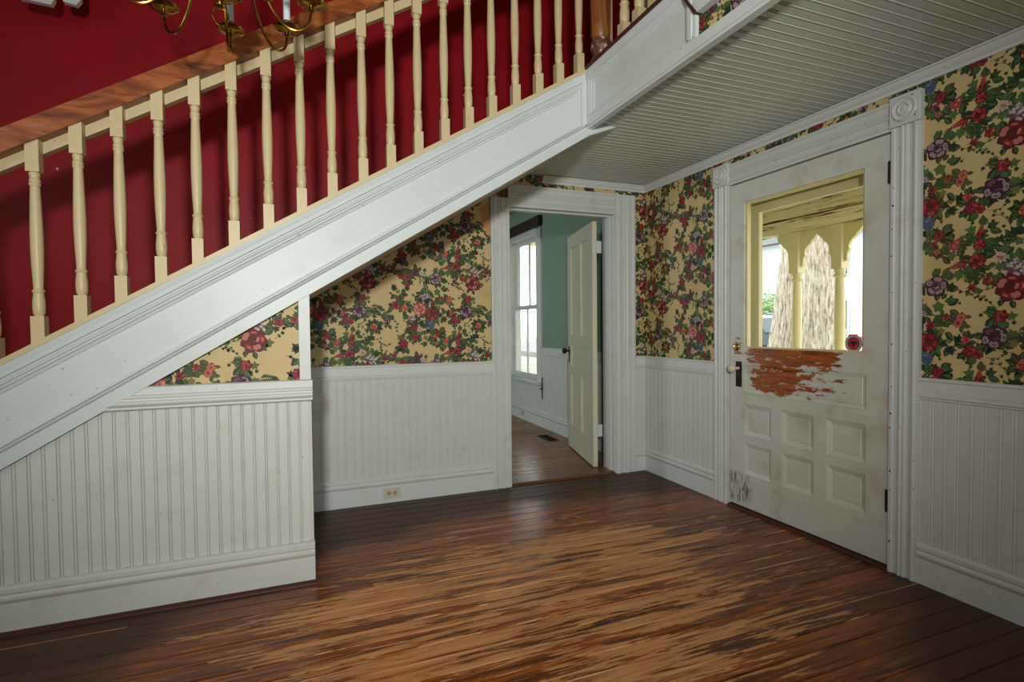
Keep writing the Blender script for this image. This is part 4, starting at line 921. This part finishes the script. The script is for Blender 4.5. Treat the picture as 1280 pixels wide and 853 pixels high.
def rough_board(x0, x1, z0, z1, name, amp):
    m = MB(); n = 60; ys = [-3.6+8.4*i/n for i in range(n+1)]; vs = []
    for y_ in ys:
        a, b_ = random.uniform(-amp, amp), random.uniform(-amp, amp)
        vs += [(x0, y_, z0+a), (x1, y_, z0+a), (x1, y_, z1+b_), (x0, y_, z1+b_)]
    fs = [[4*i+j, 4*i+(j+1) % 4, 4*i+4+(j+1) % 4, 4*i+4+j] for i in range(n) for j in range(4)]+[[0, 3, 2, 1], [4*n, 4*n+1, 4*n+2, 4*n+3]]
    fs = [f[::-1] for f in fs]
    return m.add(vs, fs).build(name, M['peel_porch'], bmm)
rough_board(1.74, 1.86, 2.075, 2.195, 'beam_board', .004); rough_board(1.75, 1.85, 2.215, 2.37, 'beam_board', .009); rough_board(1.76, 1.86, 2.38, 2.615, 'beam_board', .004)
MB().box(1.775, 1.84, -3.6, 4.8, 2.19, 2.39).build('beam_core', M['valance'], bmm)
def porch_post(yc, label):
    o = thing('porch_post', (1.8, yc, -.05), label, 'post', 'turned porch posts')
    MB().box(1.75, 1.85, yc-.05, yc+.05, 1.68, 2.072).build('square_head', M['porch'], o)
    MB().lathe([(.045, .80), (.058, .82), (.045, .84), (.036, .86), (.042, 1.0), (.046, 1.25), (.042, 1.50), (.038, 1.60), (.052, 1.612), (.056, 1.622), (.050, 1.632), (.040, 1.636), (.040, 1.650), (.050, 1.664), (.046, 1.680)], (1.8, yc, 0), 20).build('turned_shaft', M['porch'], o)
    MB().box(1.75, 1.85, yc-.05, yc+.05, -.05, .80).build('square_base', M['porch'], o)
    # scroll-sawn brackets either side
    for sg in (-1, 1):
        R_ = [(.05, 0), (.05, -.36), (.062, -.37), (.075, -.345), (.078, -.29), (.095, -.255), (.09, -.22), (.105, -.18), (.125, -.155), (.15, -.14), (.165, -.11), (.19, -.09), (.205, -.07), (.215, -.055), (.216, 0)]
        R_ = [(a*1.0, b_*(.9 if 1 else 1)) for a, b_ in R_]
        MB().prism([(1.785, yc+sg*a, 2.072+b_) for a, b_ in R_], (.03, 0, 0)).build('scroll_bracket', M['porch'], o)
    return o
porch_post(.09, 'turned cream porch post left of its pair, in front of the tree fork'); porch_post(-.35, 'turned cream porch post right of its pair, seen above the emblem sticker')
porch_post(2.6, 'turned cream porch post outside the side room window')
MB().box(1.78, 1.82, .145, 2.545, .62, .67).build('tmp', M['porch'])
o = bpy.data.objects['tmp']; o.name = 'porch_handrail'; tag(o, 'cream porch rail between the far posts', 'handrail')
# tree with two trunks
tr_ = thing('tree', (5.1, 2.8, -.2), 'large pale-barked tree forking into two trunks beyond the porch', 'tree')
def trunk(ctrl, name, seed, n=72, rings=70):
    rnd = random.Random(seed); ph = [rnd.uniform(0, 6) for _ in range(12)]; P = []
    for i in range(rings+1):
        f = i/rings*(len(ctrl)-1); k = min(int(f), len(ctrl)-2); u = f-k; a, b_ = ctrl[k], ctrl[k+1]; P.append(tuple(a[c]+(b_[c]-a[c])*u for c in range(4)))
    vs = []
    for (x, y, z, r) in P:
        for j in range(n):
            t_ = 2*PI*j/n
            rr = r*(1+.05*math.sin(3*t_+ph[0]+z*.7)+.03*math.sin(7*t_+ph[1]-z*1.1)+.022*math.sin(19*t_+ph[2]+1.5*math.sin(z*3))+.016*math.sin(31*t_+ph[3]+2*math.sin(z*5+ph[4]))+rnd.uniform(-.008, .008))
            vs.append((x+rr*math.cos(t_), y+rr*math.sin(t_), z))
    fs = [[i*n+j, i*n+(j+1) % n, (i+1)*n+(j+1) % n, (i+1)*n+j] for i in range(rings) for j in range(n)]
    fs += [list(range(n))[::-1], [rings*n+j for j in range(n)]]
    m = MB(); m.add(vs, fs, 0, True); return m.build(name, M['bark'], tr_)
trunk([(5.1, 3.12, -.3, .46), (5.1, 3.14, .3, .34), (5.1, 3.06, 1.2, .26), (5.1, 2.98, 2.4, .20), (5.1, 3.3, 4.5, .19), (5.3, 3.9, 7.5, .10)], 'trunk', 1)
trunk([(5.1, 2.42, -.3, .52), (5.1, 2.42, .3, .36), (5.1, 2.43, 1.2, .30), (5.1, 2.45, 2.4, .25), (5.2, 2.2, 4.5, .21), (5.0, 1.5, 7.5, .10)], 'trunk', 2)
m = MB(); rnd = random.Random(4)
for i in range(26):
    z = rnd.uniform(4.2, 7.3); b0 = (5.15, 2.8+rnd.choice((-.7, .7)), z); a = rnd.uniform(0, 6.28); l = rnd.uniform(1, 2.4)
    m.tube([b0, (b0[0]+math.cos(a)*l*.5, b0[1]+math.sin(a)*l*.5, z+.4), (b0[0]+math.cos(a)*l, b0[1]+math.sin(a)*l, z+1.1)], [.06, .04, .015], 6)
m.build('branches', M['bark'], tr_, stuff=True)
def leaf_cloud(parent, name, c, rad, n, seed, s=.12):
    rnd = random.Random(seed); m = MB()
    for i in range(n):
        while True:
            v = Vector((rnd.uniform(-1, 1), rnd.uniform(-1, 1), rnd.uniform(-1, 1)))
            if v.length < 1: break
        p = Vector(c)+Vector((v.x*rad[0], v.y*rad[1], v.z*rad[2])); a = Vector((rnd.gauss(0, 1), rnd.gauss(0, 1), rnd.gauss(0, 1))).normalized(); b_ = a.orthogonal().normalized(); k = rnd.uniform(.5, 1)*s
        m.add([p, p+a*k*.5+b_*k*.3, p+a*k, p+a*k*.5-b_*k*.3], [(0, 1, 2, 3)])
    return m.build(name, M['leaf'], parent, stuff=True)
leaf_cloud(tr_, 'foliage', (5.2, 2.8, 7.9), (2.8, 3.2, 1.5), 2600, 9, .22)
def shrub(x, y, z, r, h, label, seed):
    o = thing('shrub', (x, y, -.21), label, 'shrub')
    m = MB(); rnd = random.Random(seed)
    for i in range(7): a = rnd.uniform(0, 6.28); m.tube([(x, y, -.22), (x+math.cos(a)*r*.3, y+math.sin(a)*r*.3, z), (x+math.cos(a)*r*.6, y+math.sin(a)*r*.6, z+h*.5)], [.03, .02, .008], 5)
    m.build('stems', M['bark'], o); leaf_cloud(o, 'foliage', (x, y, z+h*.2), (r, r, h*.75), 1500, seed, .22)
shrub(14.5, 7.4, 1.0, .8, 1.5, 'light green shrub across the street, seen between post and door stile', 3)
shrub(15.0, 13.0, 1.3, 1.2, 1.3, 'light green shrub at the far left of the door glass', 8)
shrub(4.6, 9.4, 1.0, .9, 1.8, 'green shrub seen through the side room window', 12)
def car(x, y, paint_, label, tail):
    o = thing('car', (x, y, 0), label, 'car'); L = 2.25; z0 = 0
    body = [(-L, .35), (-L, .78), (-L+.15, .90), (-L+.9, .95), (L-1.0, .95), (L-.1, .82), (L, .70), (L, .35), (L-.45, .22), (-L+.45, .22)]
    MB().prism([(x-.85, y+a, z0+b_) for a, b_ in body], (1.7, 0, 0)).build('body', M[paint_], o, bevel=.05)
    cab = [(-L+.75, .951), (-L+1.15, 1.36), (-L+1.5, 1.45), (L-1.9, 1.45), (L-1.5, 1.36), (L-.95, .951)]
    MB().prism([(x-.72, y+a, z0+b_) for a, b_ in cab], (1.44, 0, 0)).build('cabin', M[paint_], o, bevel=.05)
    win = [(-L+.92, .98), (-L+1.22, 1.32), (-.12, 1.36), (-.12, .98)]; win2 = [(-.04, .98), (-.04, 1.36), (L-1.62, 1.32), (L-1.12, .98)]
    for q in (win, win2):
        for xs in (x-.735, x+.721): MB().prism([(xs, y+a, z0+b_) for a, b_ in q], (.014, 0, 0)).build('side_window', M['car_glass'], o)
    for a in (-L+.75, L-.75):
        for xs in (x-.87, x+.69):
            w_ = MB().lathe([(.20, 0), (.31, .01), (.33, .05), (.33, .13), (.31, .17), (.20, .18)], (xs, y+a, z0+.33), 24, axis=(1, 0, 0)).build('wheel', M['tyre'], o)
            MB().lathe([(.18, -.012), (.19, -.002), (.05, -.001)], (xs, y+a, z0+.33), 20, axis=(1, 0, 0)).build('hubcap', M['car_white'], w_)
    for xs in (x-.86, x+.62): MB().box(xs, xs+.24, y+tail*(L-.06), y+tail*(L+.03), z0+.60, z0+.90).build('tail_lamp', M['lamp_red'], o, bevel=.01)
car(9.6, 8.6, 'car_dark', 'dark grey car parked on the street left of the tree', 1)
car(9.2, 2.05, 'car_white', 'silver car parked on the street right of the tree, by its red tail lamp', 1)
car(11.6, 3.9, 'lamp_red', 'red car parked behind the silver one', 1)
hs = thing('house', (24, 16, -.2), 'pale grey sided house across the street', 'house')
MB().box(22, 30, 11, 20, -.2, 5.6).build('walls', M['siding'], hs)
MB().prism([(21.5, 10.5, 5.6), (30.5, 10.5, 5.6), (26, 10.5, 8.6)], (0, 10, 0)).build('roof', M['shingle'], hs)
for yw in (12.2, 15, 17.8):
    for zw in (.9, 3.6):
        q = MB().box(21.94, 21.999, yw-.55, yw+.55, zw-.1, zw+1.5).build('window_frame', M['white'], hs); MB().box(21.92, 21.939, yw-.45, yw+.45, zw, zw+1.4).build('pane', M['car_glass'], q)
for i, (za, zc_) in enumerate(((5.2, 5.0), (4.9, 4.75))):
    pts = [(12.5, -20+40*k/16, za-.9*(1-((k-8)/8)**2)+0) for k in range(17)]
    tag(MB().tube(pts, .012, 5).build('overhead_wire', M['tyre']), ('upper' if i == 0 else 'lower')+' thin dark overhead wire crossing the white sky', 'wire', 'overhead wires')
